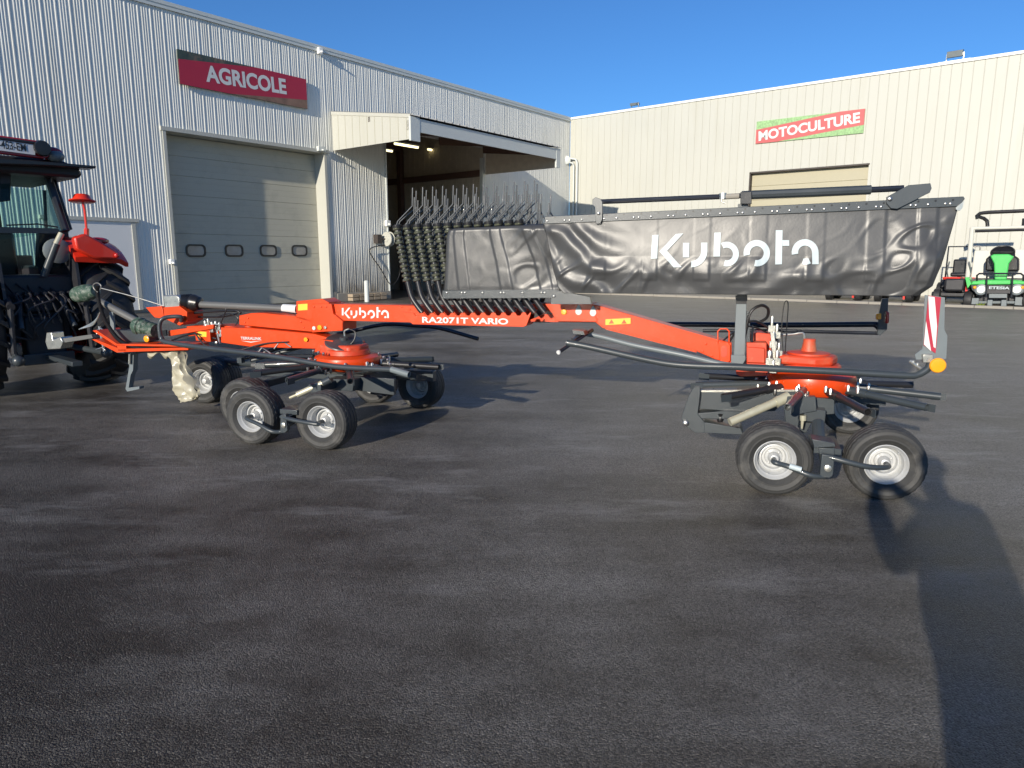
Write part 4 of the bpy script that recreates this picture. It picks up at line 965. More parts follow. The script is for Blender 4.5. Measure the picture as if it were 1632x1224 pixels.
part('tail_lamp', 'red_lens', P([(1413, 496), (1418, 498), (1417, 515), (1412, 516)], 0.74, 0.86), lampb, bevel=0.008); part('amber_lamp', 'amber', P([(1397, 500), (1405, 499), (1405, 509), (1397, 510)], 0.74, 0.79), lampb, bevel=0.008)
# warning board at the rear
WO = -0.50
mb = P([(1474, 470), (1506, 474), (1506, 478), (1505, 525), (1510, 535), (1508, 572), (1460, 573), (1458, 565), (1470, 556)], WO, WO + 0.006)
wb = part('warning_board', 'light_grey', mb)
def skew(px): return px
mb = P([(1480, 471), (1500, 474), (1491, 563), (1472, 550)], WO - 0.012, WO - 0.002); part('board_face', 'sign_red', mb, wb)
mb = P([(1479.5, 472), (1489.5, 473.5), (1493.5, 520), (1491, 555), (1488, 553), (1481, 505)], WO - 0.0135, WO - 0.0125); 
mb.prism(*pz([(1475.5, 515), (1476, 512), (1484, 560), (1472.5, 549)], WO - 0.0135, WO - 0.0125)); part('stripe', 'white_paint', mb, wb)
mb = MB(); c = m(1494, 582, WO - .06); mb.lathe(c, -MN, [(0, 0), (0, 0.046), (0.012, 0.048), (0.02, 0.042), (0.024, 0)], 28); rf = part('reflector', 'amber', mb)
mb = P([(1471, 565), (1487, 565), (1487, 578), (1471, 578)], WO - .04, WO); mb.tube([m(1450, 575, WO), m(1470, 590, WO), m(1480, 593, WO)], 0.012); mb.bolt(m(1455, 580, WO), V((0, 0, 1)), 0.012, 0.02); mb.bolt(m(1462, 584, WO), V((0, 0, 1)), 0.012, 0.02); part('clamp', 'zinc', mb, bevel=0.003)

mb = MB()
for x in (500, 512, 520): mb.bolt(m(x, 489, -.126), -MN, .008, .006)
for x, y in ((560, 487), (600, 488), (640, 489), (653, 493), (653, 509)): mb.bolt(m(x, y, -.0905), -MN, .007, .005)
for x, y in ((1125, 548), (1120, 560), (1135, 567), (955, 494), (952, 508), (1000, 503), (1060, 520)): mb.bolt(m(x, y, -.096), -MN, .008, .006)
for x, y in ((395, 507), (390, 514), (480, 513), (484, 522)): mb.bolt(m(x, y, -.101), -MN, .008, .006)
part('bolt', 'orange', mb)
# small lamps and tags on the beam
for (x, y, o, r, mt_) in ((510, 522, -.127, 0.024, 'amber'), (501, 523, -.127, 0.018, 'white_paint'), (519, 522, -.127, 0.015, 'zinc'), (899, 497, -.102, 0.024, 'amber'), (234, 540, -.2, 0.032, 'amber'), (283, 540, -.2, 0.0, 'amber')):
    if r > 0: part('reflector', mt_, MB().lathe(m(x, y, o), -MN, [(0, r), (0.008, r), (0.012, r * .8), (0.013, 0)], 18))
for x, y in ((922, 496), (945, 498)):
    c = m(x, y, -0.105); mb = MB(); mb.prism([c + MU * (0.026 * cos(t) * (1 - 0.45 * max(0, sin(t)))) + V((0, 0, 0.030 * sin(t) * (1.7 if sin(t) > 0 else 1))) for t in [2 * pi * k / 20 for k in range(20)]], MN * 0.004); part('tag', 'trim', mb)

# --- stowed tine arms
ARM = None
NARM = 13
def arm_mesh(big=True):
    """local frame: x along the rake, y away, z up; origin at the foot of the arm"""
    a = MB(); pts = bez([V((0.035, 0, 0)), V((0.0, 0, 0.04)), V((-0.055, 0, 0.12)), V((-0.085, 0, 0.23)), V((-0.12, 0, 0.40)), V((-0.165, 0, 0.66))], 6)
    a.tube(pts, 0.0215, 12)
    tn = []
    for k in range(6):
        t = k / 5; p = V((-0.165, 0, 0.63)).lerp(V((-0.098, 0, 0.27)), t); ax = V((-0.19, 0, 1)).normalized(); b = MB()
        b.lathe(p, ax, [(-0.030, 0.021), (-0.028, 0.028), (-0.023, 0.034), (-0.018, 0.031), (-0.0145, 0.034), (-0.009, 0.030), (-0.006, 0.021), (0.006, 0.021), (0.009, 0.030), (0.0145, 0.034), (0.018, 0.031), (0.023, 0.034), (0.028, 0.028), (0.030, 0.021)], 16)
        for e, yy in ((0, 0.012), (1, 0.05)):
            b.tube([p + V((-0.030, yy, 0.0)), p + V((-0.012, yy + 0.02, 0.075)), p + V((0.078 + .012 * e, yy + 0.10, 0.195 - .01 * e)), p + V((0.080 + .012 * e, yy + 0.11, 0.335 - .02 * e))], 0.0048, 6)
        tn.append(b)
    a.lathe(V((-0.165, 0, 0.655)), V((-0.19, 0, 1)), [(-.02, 0.024), (0, 0.033), (0.02, 0.035), (0.022, 0.028), (0.012, 0.024), (0.012, 0)], 16)
    return a, tn
ma, mtn = arm_mesh()
proto = None; rear = MB()
def put_arm(loc, rz, mirror=False, sc=1.0):
    global proto
    Mx = Matrix.Translation(loc) @ Matrix.Rotation(UD + rz, 4, 'Z') @ Matrix.Scale(sc, 4)
    if mirror:
        Mx = Mx @ Matrix.Scale(-1, 4, V((1, 0, 0)))
        for b in mtn:
            i = len(rear.v); rear.v += [Mx @ v for v in b.v]; rear.f += [tuple(q + i for q in f) for f in b.f]
    if proto is None:
        o = ma.build('tine_arm', 'arm_black'); ts = [b.build('spring_tine', ['coil_wire', 'spring_wire'], None, angle=40) for b in mtn]
        for t_ in ts:
            z0 = sum(v.co.z for v in t_.data.vertices) / len(t_.data.vertices)
            for pg in t_.data.polygons:
                if pg.index >= 13 * 16 + 2: pg.material_index = 1
        proto = (o, ts)
    else:
        o = proto[0].copy(); scn.collection.objects.link(o); ts = []
        if not mirror:
            for q in proto[1]: c = q.copy(); scn.collection.objects.link(c); ts.append(c)
    o.matrix_basis = Mx; o.parent = rake; o.matrix_parent_inverse = Matrix.Translation(-rake.location)
    for q in ts: q.parent = o; q.matrix_parent_inverse = Matrix.Identity(4); q.matrix_basis = Matrix.Identity(4)
for k in range(NARM):
    s, z = msz(667 + k * 16.2, 498, -0.2)
    put_arm(mc(s, -0.2, z), random.uniform(-.015, .015), sc=1.07)
for k in range(NARM):
    s, z = msz(652 + 10 + k * 15.2, 505, 0.12)
    put_arm(mc(s, 0.30, 1.02), random.uniform(-.02, .02), True, sc=1.07)
o = rear.build('spring_tines', 'steel_grey', rake, angle=60); o['kind'] = 'stuff'
part('arm_rack', 'steel_grey', P([(655, 478), (868, 483), (868, 489), (655, 484)], 0.0, 0.03))

# --- drawbar end
part('drive_shaft', 'shaft_grey', T([(315, 485, 0), (420, 490, .02), (474, 493, .02)], 0.034, 18))
part('shaft_guard', 'white_paint', T([(452, 491.5, 0.02), (474, 493, .02)], 0.042, 18))
mb = MB(); a = m(288, 479, 0); b = m(320, 484, 0); ax = (b - a).normalized(); L_ = (b - a).length
mb.lathe(a, ax, [(L_ * k / 18, (0.070 if k % 2 else 0.058) * (0.85 + 0.3 * min(1, k / 9)) if k < 12 else (0.082 - 0.004 * (k - 12))) for k in range(18)] + [(L_ * 1.02, 0.03), (L_ * 1.02, 0)], 28); part('bellows', 'black_plastic', mb)
mb = P([(259, 471), (280, 470), (286, 474), (286, 490), (262, 491)], -0.07, 0.08); mb.tube([m(284, 482, 0), m(292, 482, 0)], 0.05); gx = part('gearbox', 'zinc', mb, bevel=0.01)
mb = P([(260, 490), (286, 488), (298, 497), (298, 512), (286, 519), (262, 508)], -0.10, 0.12); mb.prism(*pz([(232, 490), (258, 488), (262, 508), (246, 506)], -0.06, 0.10)); part('gearbox_support', 'orange', mb, bevel=0.004)
# steering drawbar, long lower beams
mb = P([(381, 503), (400, 499), (420, 499), (480, 505), (497, 510), (497, 529), (381, 518)], -0.10, 0.12); part('drawbar_upper', 'orange', mb, bevel=0.005)
part('pivot_bush', 'orange_dusty', MB().lathe(m(400, 524, 0), V((0, 0, 1)), [(-0.05, 0), (-0.05, 0.055), (0.05, 0.055), (0.06, 0)], 20))
mb = P([(352, 522), (400, 523), (500, 532), (560, 548), (560, 565), (505, 556), (400, 553), (352, 546)], -0.13, 0.12); dl = part('drawbar_lower', 'orange', mb, bevel=0.005)
a = m(384, 541, -0.133); b = m(417, 542, -0.133); text('TERRALINK', 'lettering', 'white_paint', a, b - a, V((0, 0, 1)), 0.026, (b - a).length, dl, 0.02)
mb = P([(384, 543), (400, 546), (417, 543), (400, 544.5)], -0.133, -0.132); part('underline', 'white_paint', mb, dl)
mb = P([(500, 560), (512, 541), (530, 543), (534, 553), (524, 566)], -0.2, -0.05); part('swivel_lug', 'orange', mb, bevel=0.004)
part('reflector', 'amber', MB().lathe(m(488, 541, -0.14), -MN, [(0, 0.02), (0.01, 0.02), (0.012, 0)], 14))
mb = P([(297, 520), (352, 518), (380, 522), (380, 530), (300, 536)], -0.08, 0.1); mb.prism(*pz([(310, 525), (334, 525), (336, 545), (312, 543)], -0.14, 0.1)); mb.prism(*pz([(268, 527), (340, 517), (340, 524), (268, 536)], -0.16, -0.12))
hd = part('headstock', 'orange', mb, bevel=0.004)
part('warning_label', 'yellow_label', P([(315, 528), (329, 529), (329, 537), (315, 536)], -0.1425, -0.1405), hd)
part('tube_opening', 'black_plastic', P([(258, 527), (265, 526), (266, 535), (259, 536)], -0.17, -0.16), hd)
mb = P([(147, 528), (152, 526), (185, 546), (205, 546), (240, 546), (300, 550), (300, 557), (190, 560), (180, 562), (172, 558), (205, 556), (147, 532)], -0.12, 0.0)
mb = P([(147, 527), (153, 526), (186, 548), (300, 550), (300, 553), (184, 551)], -0.18, 0.10); mb.prism(*pz([(146, 541), (152, 541), (190, 556), (300, 554), (300, 558), (200, 561), (186, 562)], -0.18, 0.10)); mb.prism(*pz([(186, 549), (200, 549), (202, 560), (188, 560)], -0.18, 0.1))
hitch = part('hitch_fork', 'orange', mb, bevel=0.003)
mb = MB(); mb.tube([m(155, 532, -.05), m(153, 527, -.05), m(160, 523, -.05), m(167, 527, -.05), m(163, 533, -.05)], 0.008, 8); mb.tube([m(158, 520, -.05), m(166, 560, -.05)], 0.012, 10); mb.tube([m(153, 557, -.1), m(163, 554, -.1), m(168, 558, -.1)], 0.006, 8); part('hitch_pin', 'chrome', mb, hitch)
mb = MB(); mb.box(m(210, 555, 0), 0.25, 0.15, 0.09, MU, MN); mb.box(m(250, 552, 0), 0.7, 0.12, 0.08, MU, MN); mb.prism(*pz([(175, 526), (215, 527), (238, 535), (236, 545), (180, 545)], -0.05, 0.1)); part('drawbar_nose', 'steel_grey', mb, bevel=0.004)
part('tow_bar', 'shaft_grey', P([(96, 540), (145, 533), (148, 539), (98, 547)], -0.12, -0.03), bevel=0.003)
mb = P([(74, 530), (82, 530), (84, 542), (96, 537), (100, 545), (96, 556), (76, 557), (72, 545)], -0.14, 0.0); part('tow_hook', 'zinc', mb, bevel=0.006)
mb = P([(174, 497), (180, 497), (183, 542), (178, 542)], -0.02, 0.0); part('hose_stand', 'light_grey', mb)
# angled drive shaft to the tractor
part('drive_shaft', 'shaft_grey', T([(160, 481, 0), (222, 514, 0)], 0.036, 16)); part('shaft_tube', 'steel_grey', T([(210, 507, 0), (248, 522, 0)], 0.026, 14))
a = m(122, 470, .05); b = m(156, 463, 0); ax = (b - a).normalized(); L_ = (b - a).length
part('shaft_guard', 'guard_green', MB().lathe(a, ax, [(0, 0.02), (0, 0.075), (L_ * .15, 0.088), (L_ * .3, 0.082), (L_ * .38, 0.09), (L_ * .6, 0.085), (L_ * .65, 0.07), (L_ * .9, 0.055), (L_ * .92, 0)], 24))
a = m(216, 518, 0); b = m(248, 527, 0); ax = (b - a).normalized(); L_ = (b - a).length
part('shaft_guard', 'guard_green', MB().lathe(a, ax, [(0, 0.02), (0, 0.07), (L_ * .12, 0.09), (L_ * .3, 0.093), (L_ * .34, 0.08), (L_ * .5, 0.08), (L_ * .55, 0.068), (L_ * .62, 0.075), (L_ * .68, 0.066), (L_ * .75, 0.075), (L_ * .82, 0.066), (L_ * .9, 0.075), (L_, 0.066), (L_, 0)], 24))
# corrugated hose
hp = bez([m(156, 454, -.08), m(155, 464, -.08), m(160, 490, -.1), (m(170, 515, -.12)), m(187, 539, -.14), m(207, 551, -.15), m(232, 555, -.15), m(262, 548, -.1)], 26)
part('spiral_hose', 'arm_black', MB().tube(hp, [0.015 if k % 2 else 0.022 for k in range(len(hp))], 12))
part('hose_loop', 'shaft_grey', T([(156, 466, -.09), (150, 460, -.09), (149, 454, -.09), (155, 451, -.09), (161, 455, -.09), (160, 462, -.09)], 0.007, 8, smooth=4))
for k in range(4): hose([(158, 478, -.03), (160, 495, -.04 - k * .01), (150, 512 + k * 1.5, -.05), (126 + k * 3, 525 - k * 0.8, -.06)], 0.0055, 'zinc', 'cable')
hose([(160, 459, -.09), (210, 472, -.05), (262, 488, 0)], 0.005, 'zinc', 'cable')
for (pts, r) in (([(262, 550, -.15), (280, 540, -.15), (310, 532, -.15), (345, 540, -.1)], .009), ([(300, 500, 0), (330, 497, 0), (372, 495, 0), (384, 499, 0)], .012), ([(296, 505, 0.05), (350, 505, .05), (378, 500, 0)], .009), ([(346, 530, -.1), (352, 515, -.1), (360, 495, -.1), (359, 492, -.1)], .006),
                 ([(310, 530, -.17), (330, 552, -.2), (370, 560, -.2), (420, 548, -.15), (460, 545, -.14)], .007), ([(345, 505, 0), (365, 500, 0), (380, 508, 0), (372, 520, 0), (352, 516, 0)], .005), ([(380, 495, -.03), (440, 496, -.03), (474, 500, -.1)], .005)):
    hose(pts, r)
mb = MB()
for (x, y) in ((327, 515), (332, 512), (338, 517), (344, 516), (350, 518), (329, 520), (339, 521), (352, 528)): mb.bolt(m(x, y + 4, -.12), V((0, 0, 1)), 0.012, 0.04); mb.box(m(x, y + 6, -.12), 0.03, 0.03, 0.03, MU, MN)
mb.tube([m(338, 517, -.13), m(352, 517, -.13)], 0.009); mb.tube([m(345, 525, -.13), m(350, 548, -.13)], 0.008); mb.bolt(m(318, 540, -.16), -MN, .015, .01); mb.bolt(m(345, 546, -.16), -MN, .015, .01)
part('valve_fitting', 'zinc', mb, bevel=0.002)
# parking jack
mb = P([(204.5, 562), (213, 562), (212, 590), (208, 598), (205, 618), (222, 616), (222, 620), (203, 624), (200, 620), (204, 596), (206, 585)], -0.03, 0.03); jk = part('parking_jack', 'light_grey', mb)
part('jack_spring', 'zinc', T([(207, 563, -.05), (206.5, 580, -.05)], 0.013, 10), jk)

# --- plastic wrap hanging below the hitch: its own thing
mb = MB(); rows_ = [(283, 560, 8), (285, 575, 9), (288, 590, 11), (291, 605, 15), (295, 618, 17), (299, 630, 17), (299, 637, 13), (297, 640, 4)]
for j in range(36):
    t = j / 35 * (len(rows_) - 1); i0 = min(int(t), len(rows_) - 2); k = t - i0; cx = lerp(rows_[i0][0], rows_[i0 + 1][0], k); yy = lerp(rows_[i0][1], rows_[i0 + 1][1], k); hw = lerp(rows_[i0][2], rows_[i0 + 1][2], k)
    for i in range(25):
        a = i / 24 * 2 * pi; x = cx + cos(a) * hw * (1 + 0.15 * noise.noise(V((a, j * .2, 0)))); 
        p = m(x, yy + 2.5 * noise.noise(V((a * 1.5, j * .15, 3))), -0.12); mb.v.append(p + MN * (sin(a) * 0.035 + 0.05 * noise.noise(V((cos(a) * 2.5, sin(a) * 2.5, j * .18)))) + (MU * sin(a * 3) + MN * cos(a * 4)) * 0.012 * (0.4 + abs(noise.noise(V((a * 2, j * .25, 8)))) * 3))
for j in range(35):
    for i in range(24): k = j * 25 + i; mb.f.append((k, k + 1, k + 26, k + 25))
mb2 = MB()
for j in range(9):
    for i in range(25): 
        x = 235 + i * 1.9; p = m(x, 560 + j * 1.6 * (0.6 + 0.4 * sin(i * .5)) + 1.5 * noise.noise(V((i * .4, j * .3, 1))), -0.05 - 0.05 * sin(j / 8 * pi)); mb.v.append(p)
base = 36 * 25
for j in range(8):
    for i in range(24): k = base + j * 25 + i; mb.f.append((k, k + 1, k + 26, k + 25))
tag(mb.build('plastic_wrap', 'wrap', angle=50), 'torn strip of dirty whitish plastic wrap dangling under the rake hitch', 'plastic wrap')
#PART3
# ------------------------------------------------------------------ tractor at the left
TH = V((-0.76, 0.65, 0)).normalized(); TQ = V((TH.y, -TH.x, 0)); TW = G(158, 606)      # forward, right, right rear wheel on the ground
TRK = 1.30; TC = TW - TQ * TRK / 2; WR = 0.79
def tl(x, y, z): return TC + TQ * x + TH * y + V((0, 0, z))
def tp(x, y, d=0.0): return hit(x, y, TC + TH * d, TH)
def TPz(pix, d0, d1): mb = MB(); mb.prism([tp(x, y, d0) for x, y in pix], TH * (d1 - d0)); return mb
tr = thing('tractor', 'red tractor with glass cab and big lugged rear tyres, hitched to the rake', 'tractor', TC)
def big_tyre(R, w):
    prof = [(-w * .32, R * .52), (-w * .44, R * .60), (-w * .5, R * .76), (-w * .47, R * .88), (-w * .38, R * .93), (-w * .2, R * .95), (0, R * .955), (w * .2, R * .95), (w * .38, R * .93), (w * .47, R * .88), (w * .5, R * .76), (w * .44, R * .60), (w * .32, R * .52)]
    mb = MB(); mb.lathe((0, 0, 0), (0, 1, 0), prof, 64); mb.f = [f for f in mb.f if len(f) == 4]
    nl = 20
    for sd in (-1, 1):
        for k in range(nl):
            t0 = 2 * pi * (k + (0.5 if sd > 0 else 0)) / nl; secs = []
            for q in range(6):
                u_ = q / 5; yy = sd * w * (-0.03 + 0.53 * u_); t = t0 + 0.28 * u_; ri = R * (0.955 - 0.10 * u_ ** 3); ro = R * (1.0 - 0.055 * u_ ** 3); tw = 0.035 + 0.012 * u_
                secs.append([V((cos(t - tw) * ri, yy, sin(t - tw) * ri)), V((cos(t - tw * .7) * ro, yy, sin(t - tw * .7) * ro)), V((cos(t + tw * .7) * ro, yy, sin(t + tw * .7) * ro)), V((cos(t + tw) * ri, yy, sin(t + tw) * ri))])
            i = len(mb.v)
            for s_ in secs: mb.v += s_
            for q in range(5):
                for j in range(3): a = i + q * 4 + j; mb.f.append((a, a + 1, a + 5, a + 4))
            mb.f.append((i, i + 1, i + 2, i + 3)); e = i + 20; mb.f.append((e, e + 1, e + 2, e + 3))
    return mb
def big_rim(R, w):
    mb = MB(); r = R * 0.53; mb.lathe((0, 0, 0), (0, 1, 0), [(-w * .36, r), (-w * .38, r * .95), (-w * .2, r * .86), (-w * .05, r * .8), (0.0, r * .7), (0.04, r * .4), (0.04, r * .25), (-.06, r * .22), (-.06, 0)], 32, caps=False)
    mb.lathe((0, 0, 0), (0, 1, 0), [(w * .36, r), (w * .38, r * .95), (w * .2, r * .86), (w * .06, r * .75), (w * .06, 0)], 32, caps=False); return mb
rotT = atan2(TH.y, TH.x)
def twheel(x, y, R, w):
    Mx = Matrix.Translation(tl(x, y, R - 0.01)) @ Matrix.Rotation(rotT, 4, 'Z')
    o = big_tyre(R, w).build('wheel', 'rubber_black', None, angle=35); r = big_rim(R, w).build('rim', 'tractor_red', None)
    o.matrix_basis = Mx; o.parent = tr; o.matrix_parent_inverse = Matrix.Translation(-tr.location); r.parent = o
twheel(TRK / 2, 0, WR, 0.50); twheel(-TRK / 2 - 0.0, 0, WR, 0.50); twheel(0.62, 2.45, 0.55, 0.36); twheel(-0.62, 2.45, 0.55, 0.36)
def tpart(name, material, mb, parent=None, bevel=0.0, **k): return mb.build(name, material, parent or tr, bevel=bevel, **k)
# fenders
def fender(sd):
    mb = MB(); n_ = 14; c = V((0, 0, WR)); i = 0; inner = 0.36; outer = 0.92
    rows = []
    for k in range(n_ + 1):
        t = radians(128 - 88 * k / n_) ; R_ = 0.90 + 0.05 * sin(pi * k / n_) ; yb = -cos(pi - t) * R_; zb = WR + sin(t) * R_
        yb = cos(t) * R_
        rows.append([tl(sd * inner, -(-yb), zb + 0.02), tl(sd * (inner + .1), yb, zb + 0.03), tl(sd * (outer - 0.08), yb, zb), tl(sd * outer, yb, zb - 0.05), tl(sd * outer, yb * 0.98, zb - 0.09), tl(sd * (outer - .03), yb * .97, zb - 0.09), tl(sd * (outer - .1), yb * .97, zb - 0.05), tl(sd * inner, yb * .97, zb - 0.03)])
    w_ = 8
    for r_ in rows: mb.v += r_
    for k in range(n_):
        for j in range(w_): a = k * w_ + j; b = k * w_ + (j + 1) % w_; mb.f.append((a, b, b + w_, a + w_))
    mb.f.append(tuple(range(w_))); mb.f.append(tuple(range(n_ * w_, n_ * w_ + w_)))
    f_ = tpart('fender', 'tractor_red', mb, angle=50)
    mb = MB(); mb.prism([tl(sd * 0.35, y_, z_) for y_, z_ in ((-0.60, 1.0), (-0.55, 1.45), (-0.2, 1.70), (0.25, 1.70), (0.7, 1.45), (0.95, 1.0), (0.95, 0.7), (-0.6, 0.8))], TQ * sd * 0.03); tpart('fender_side', 'dark_machine', mb, f_)
    return f_
fr_ = fender(1); fender(-1)
mb = MB(); mb.sphere(tp(155, 384, -.45), 0.10, 14, 1.3, 1.0, 0.45); tpart('tail_lamp', 'disc_red', mb, fr_)
mb = TPz([(118, 378), (135, 372), (160, 384), (186, 400), (190, 408), (188, 414), (150, 412), (122, 398)], -0.62, -0.50); tpart('fender_end', 'tractor_red', mb, fr_, bevel=0.025)
tpart('marker_lamp', 'red_lens', MB().sphere(tp(186, 407, -.64), 0.03, 10), fr_)
# cab
mb = MB(); RZ = 2.62
mb.prism([tl(x, -0.35, z_) for x, z_ in ((-0.78, 2.42), (0.55, 2.42), (0.60, 2.46), (0.56, 2.54), (0.4, 2.60), (-0.6, 2.60), (-0.78, 2.54))], TH * 1.75); tpart('cab_roof', 'dark_machine', mb, bevel=0.03)
mb = TPz([(-40, 249), (60, 256), (154, 264.5), (153, 268.5), (75, 264), (-40, 260)], -0.55, -0.30); roofl = tpart('roof_visor', 'black_plastic', mb, bevel=0.01)
mb = TPz([(-40, 210), (74, 226), (78, 230), (78, 250), (70, 253), (-40, 240)], -0.50, -0.42); pb = tpart('plate_holder', 'disc_red', mb, bevel=0.01)
mb = TPz([(-40, 213), (73, 228), (73, 231), (-40, 216)], -0.54, -0.42); tpart('plate_rail', 'black_plastic', mb, pb)
mb = TPz([(-20, 220), (56, 230.5), (56, 247), (-20, 237)], -0.525, -0.505); tpart('number_plate', 'plate', mb, pb)
a = tp(3.5, 236.5, -.527); b = tp(45, 242.5, -.527)
text('-453-EM', 'plate_number', 'black_plastic', a - (b - a) * 0.12, b - a, V((0, 0, 1)), 0.082, (b - a).length * 1.05, pb, 0.012)
mb = MB(); mb.lathe(tp(65, 237, -.5), -TH, [(0, 0.07), (0.05, 0.085), (0.08, 0.075), (0.085, 0)], 20); tpart('work_lamp', 'black_plastic', mb, pb)
mb = MB(); mb.sphere(tp(88, 249, -.45), 0.085, 16, 1.1, 1, 0.75); tpart('round_lamp', 'light_grey', mb, pb); mb = MB(); mb.sphere(tp(84, 246, -.40), 0.10, 16, 1.1, 1, 0.8); tpart('lamp_shell', 'disc_red', mb, pb)
# posts and glass (rear face d=0, leans back towards the top)
def post(p0, p1, r): mb = MB(); mb.tube([p0, p1], r, 8); return mb
tpart('cab_post', 'black_plastic', post(tp(70, 262, -.05), tp(105, 368, -.25), 0.045)); tpart('cab_post', 'black_plastic', post(tp(79, 264, .15), tp(112, 366, .0), 0.025))
p2 = tl(0.70, 1.35, 2.4); p3 = tl(0.66, 1.45, 1.3)
tpart('cab_post', 'black_plastic', post(p2, p3, 0.035)); tpart('cab_post', 'black_plastic', post(tl(-0.7, 1.35, 2.4), tl(-.66, 1.45, 1.3), 0.035)); tpart('cab_post', 'black_plastic', post(tl(-0.72, -0.05, 2.42), tl(-0.75, -0.2, 1.2), 0.045))
mb = MB(); mb.poly([tp(79, 264, .15), p2, p3, tp(112, 366, .0)]); tpart('side_window', 'cab_glass', mb)
mb = MB(); mb.poly([tl(-0.72, -0.05, 2.42), tp(70, 262, -.06), tp(103, 368, -.24), tl(-0.75, -.2, 1.62)]); tpart('rear_window', 'cab_glass', mb)
mb = MB(); mb.poly([tl(-0.7, 1.35, 2.4), p2, p3, tl(-.66, 1.45, 1.3)]); tpart('windscreen', 'cab_glass', mb)
mb = TPz([(-60, 360), (92, 364), (97, 370), (92, 372), (-60, 371)], -0.30, -0.24); tpart('window_bar', 'dark_tube', mb)
mb = MB(); mb.poly([tp(-60, 372, -.24), tp(104, 373, -.24), tp(104, 428, -.24), tp(-60, 428, -.24)]); tpart('lower_window', 'cab_glass', mb)
mb = MB(); mb.boxp(tl(-0.4, 0.55, 1.05), TQ * 0.5, TH * 0.45, V((0, 0, 0.18))); mb.boxp(tl(-0.38, 0.52, 1.2), TQ * 0.46, TH * 0.14, V((0, 0, 0.62))); mb.boxp(tl(-0.28, 0.54, 1.85), TQ * 0.26, TH * 0.10, V((0, 0, 0.2)))
tpart('seat', 'black_plastic', mb, bevel=0.04)
mb = MB(); mb.boxp(tl(0.25, 0.4, 1.0), TQ * 0.25, TH * 0.7, V((0, 0, 0.42))); mb.tube([tl(-.1, 1.1, 1.3), tl(-.1, 1.25, 1.55)], 0.03); mb.lathe(tl(-.1, 1.08, 1.58), V((0.2, -.4, 1)), [(-.015, 0.17), (0, 0.19), (.015, 0.17)], 18); mb.boxp(tl(-.45, 1.3, 1.2), TQ * .9, TH * .12, V((0, 0, .35)))
tpart('dashboard', 'dark_machine', mb, bevel=0.02)
tpart('cab_panel', 'dark_machine', TPz([(108, 366), (62, 372), (60, 425), (118, 425)], -.10, 0.0))
mb = MB(); mb.boxp(tl(-0.72, -0.1, 0.98), TQ * 1.38, TH * 1.6, V((0, 0, 0.08))); tpart('cab_floor', 'dark_machine', mb)
tpart('wiper', 'black_plastic', post(tp(83, 270, -.2), tp(81, 290, -.2), 0.01)); mb = MB(); mb.tube([tp(92, 362, -.3), tp(60, 357, -.3), tp(10, 359, -.3)], 0.008); tpart('wiper', 'black_plastic', mb)
mb = TPz([(0, 271), (14, 274), (18, 280), (17, 320), (0, 322)], -0.1, -0.04); tpart('side_mirror', 'dark_machine', mb, bevel=0.01)
# beacon-like receiver on a stalk
mb = MB(); mb.tube([tp(138, 379, -.35), tp(138, 364, -.35)], 0.028); mb.tube([tp(138, 366, -.35), tp(135, 335, -.35), tp(132, 322, -.35)], 0.014); c = tp(131, 321, -.35)
an = tpart('antenna_stalk', 'tractor_red', mb)
mb = MB(); mb.lathe(c, V((-0.05, 0.1, 1)), [(-0.01, 0), (-0.01, 0.12), (0.0, 0.14), (0.012, 0.135), (0.015, 0.10), (0.06, 0.085), (0.075, 0.075), (0.075, 0.04), (0.06, 0.03), (0.06, 0)], 28); tpart('antenna_disc', 'tractor_red', mb, an)
# rear body, lift and links
mb = MB()
mb.box(tl(0, 0.1, 0.85), 0.62, 0.9, 0.55, TQ, TH); mb.lathe(tl(-0.5, 0, WR), TQ, [(0, 0.16), (1.0, 0.16)], 16); mb.box(tl(0, -0.38, 0.62), 0.4, 0.2, 0.5, TQ, TH); mb.box(tl(0, -.1, 1.2), 0.8, 0.5, 0.25, TQ, TH)
mb.box(tl(0, -0.3, 1.0), 0.3, 0.2, 0.2, TQ, TH); mb.box(tl(0, 1.4, 0.75), 0.5, 2.4, 0.42, TQ, TH); mb.box(tl(0, 2.45, 0.5), 1.1, 0.14, 0.14, TQ, TH)
tpart('gear_housing', 'dark_machine', mb, bevel=0.03)
for sd in (-1, 1):
    mb = MB(); mb.tube([tl(sd * 0.3, -0.2, 1.15), tl(sd * 0.36, -0.75, 1.0)], 0.04, 10); mb.tube([tl(sd * 0.36, -0.72, 1.0), tl(sd * 0.38, -0.72, 0.5)], 0.028, 10); tpart('lift_arm', 'dark_machine', mb)
    mb = MB(); mb.tube([tl(sd * 0.25, -0.1, 0.5), tl(sd * 0.42, -1.0, 0.46)], 0.035, 10); mb.sphere(tl(sd * 0.42, -1.02, 0.46), 0.06, 12); tpart('lower_link', 'steel_grey', mb)
    mb = MB(); mb.tube([tl(sd * 0.20, -0.40, 1.1), tl(sd * 0.26, -0.62, 0.75)], 0.03, 10); tpart('lift_cylinder', 'steel_grey', mb)
mb = MB(); mb.tube([tp(96, 376, -.5), tp(90, 388, -.5)], 0.03); mb.tube([tp(90, 388, -.5), tp(70, 440, -.4)], 0.04, 12); tl_ = tpart('top_link', 'steel_grey', mb); mb = MB(); mb.tube([tp(98, 372, -.5), tp(88, 392, -.5)], 0.032, 12); tpart('top_link_end', 'cylinder_paint', mb, tl_)
mb = MB(); mb.lathe(tp(90, 400, -.3), -TH, [(0, 0.0), (0, 0.14), (0.06, 0.14), (0.08, 0.1), (0.08, 0)], 20); tpart('washer_bottle', 'light_grey', mb)
mb = MB()
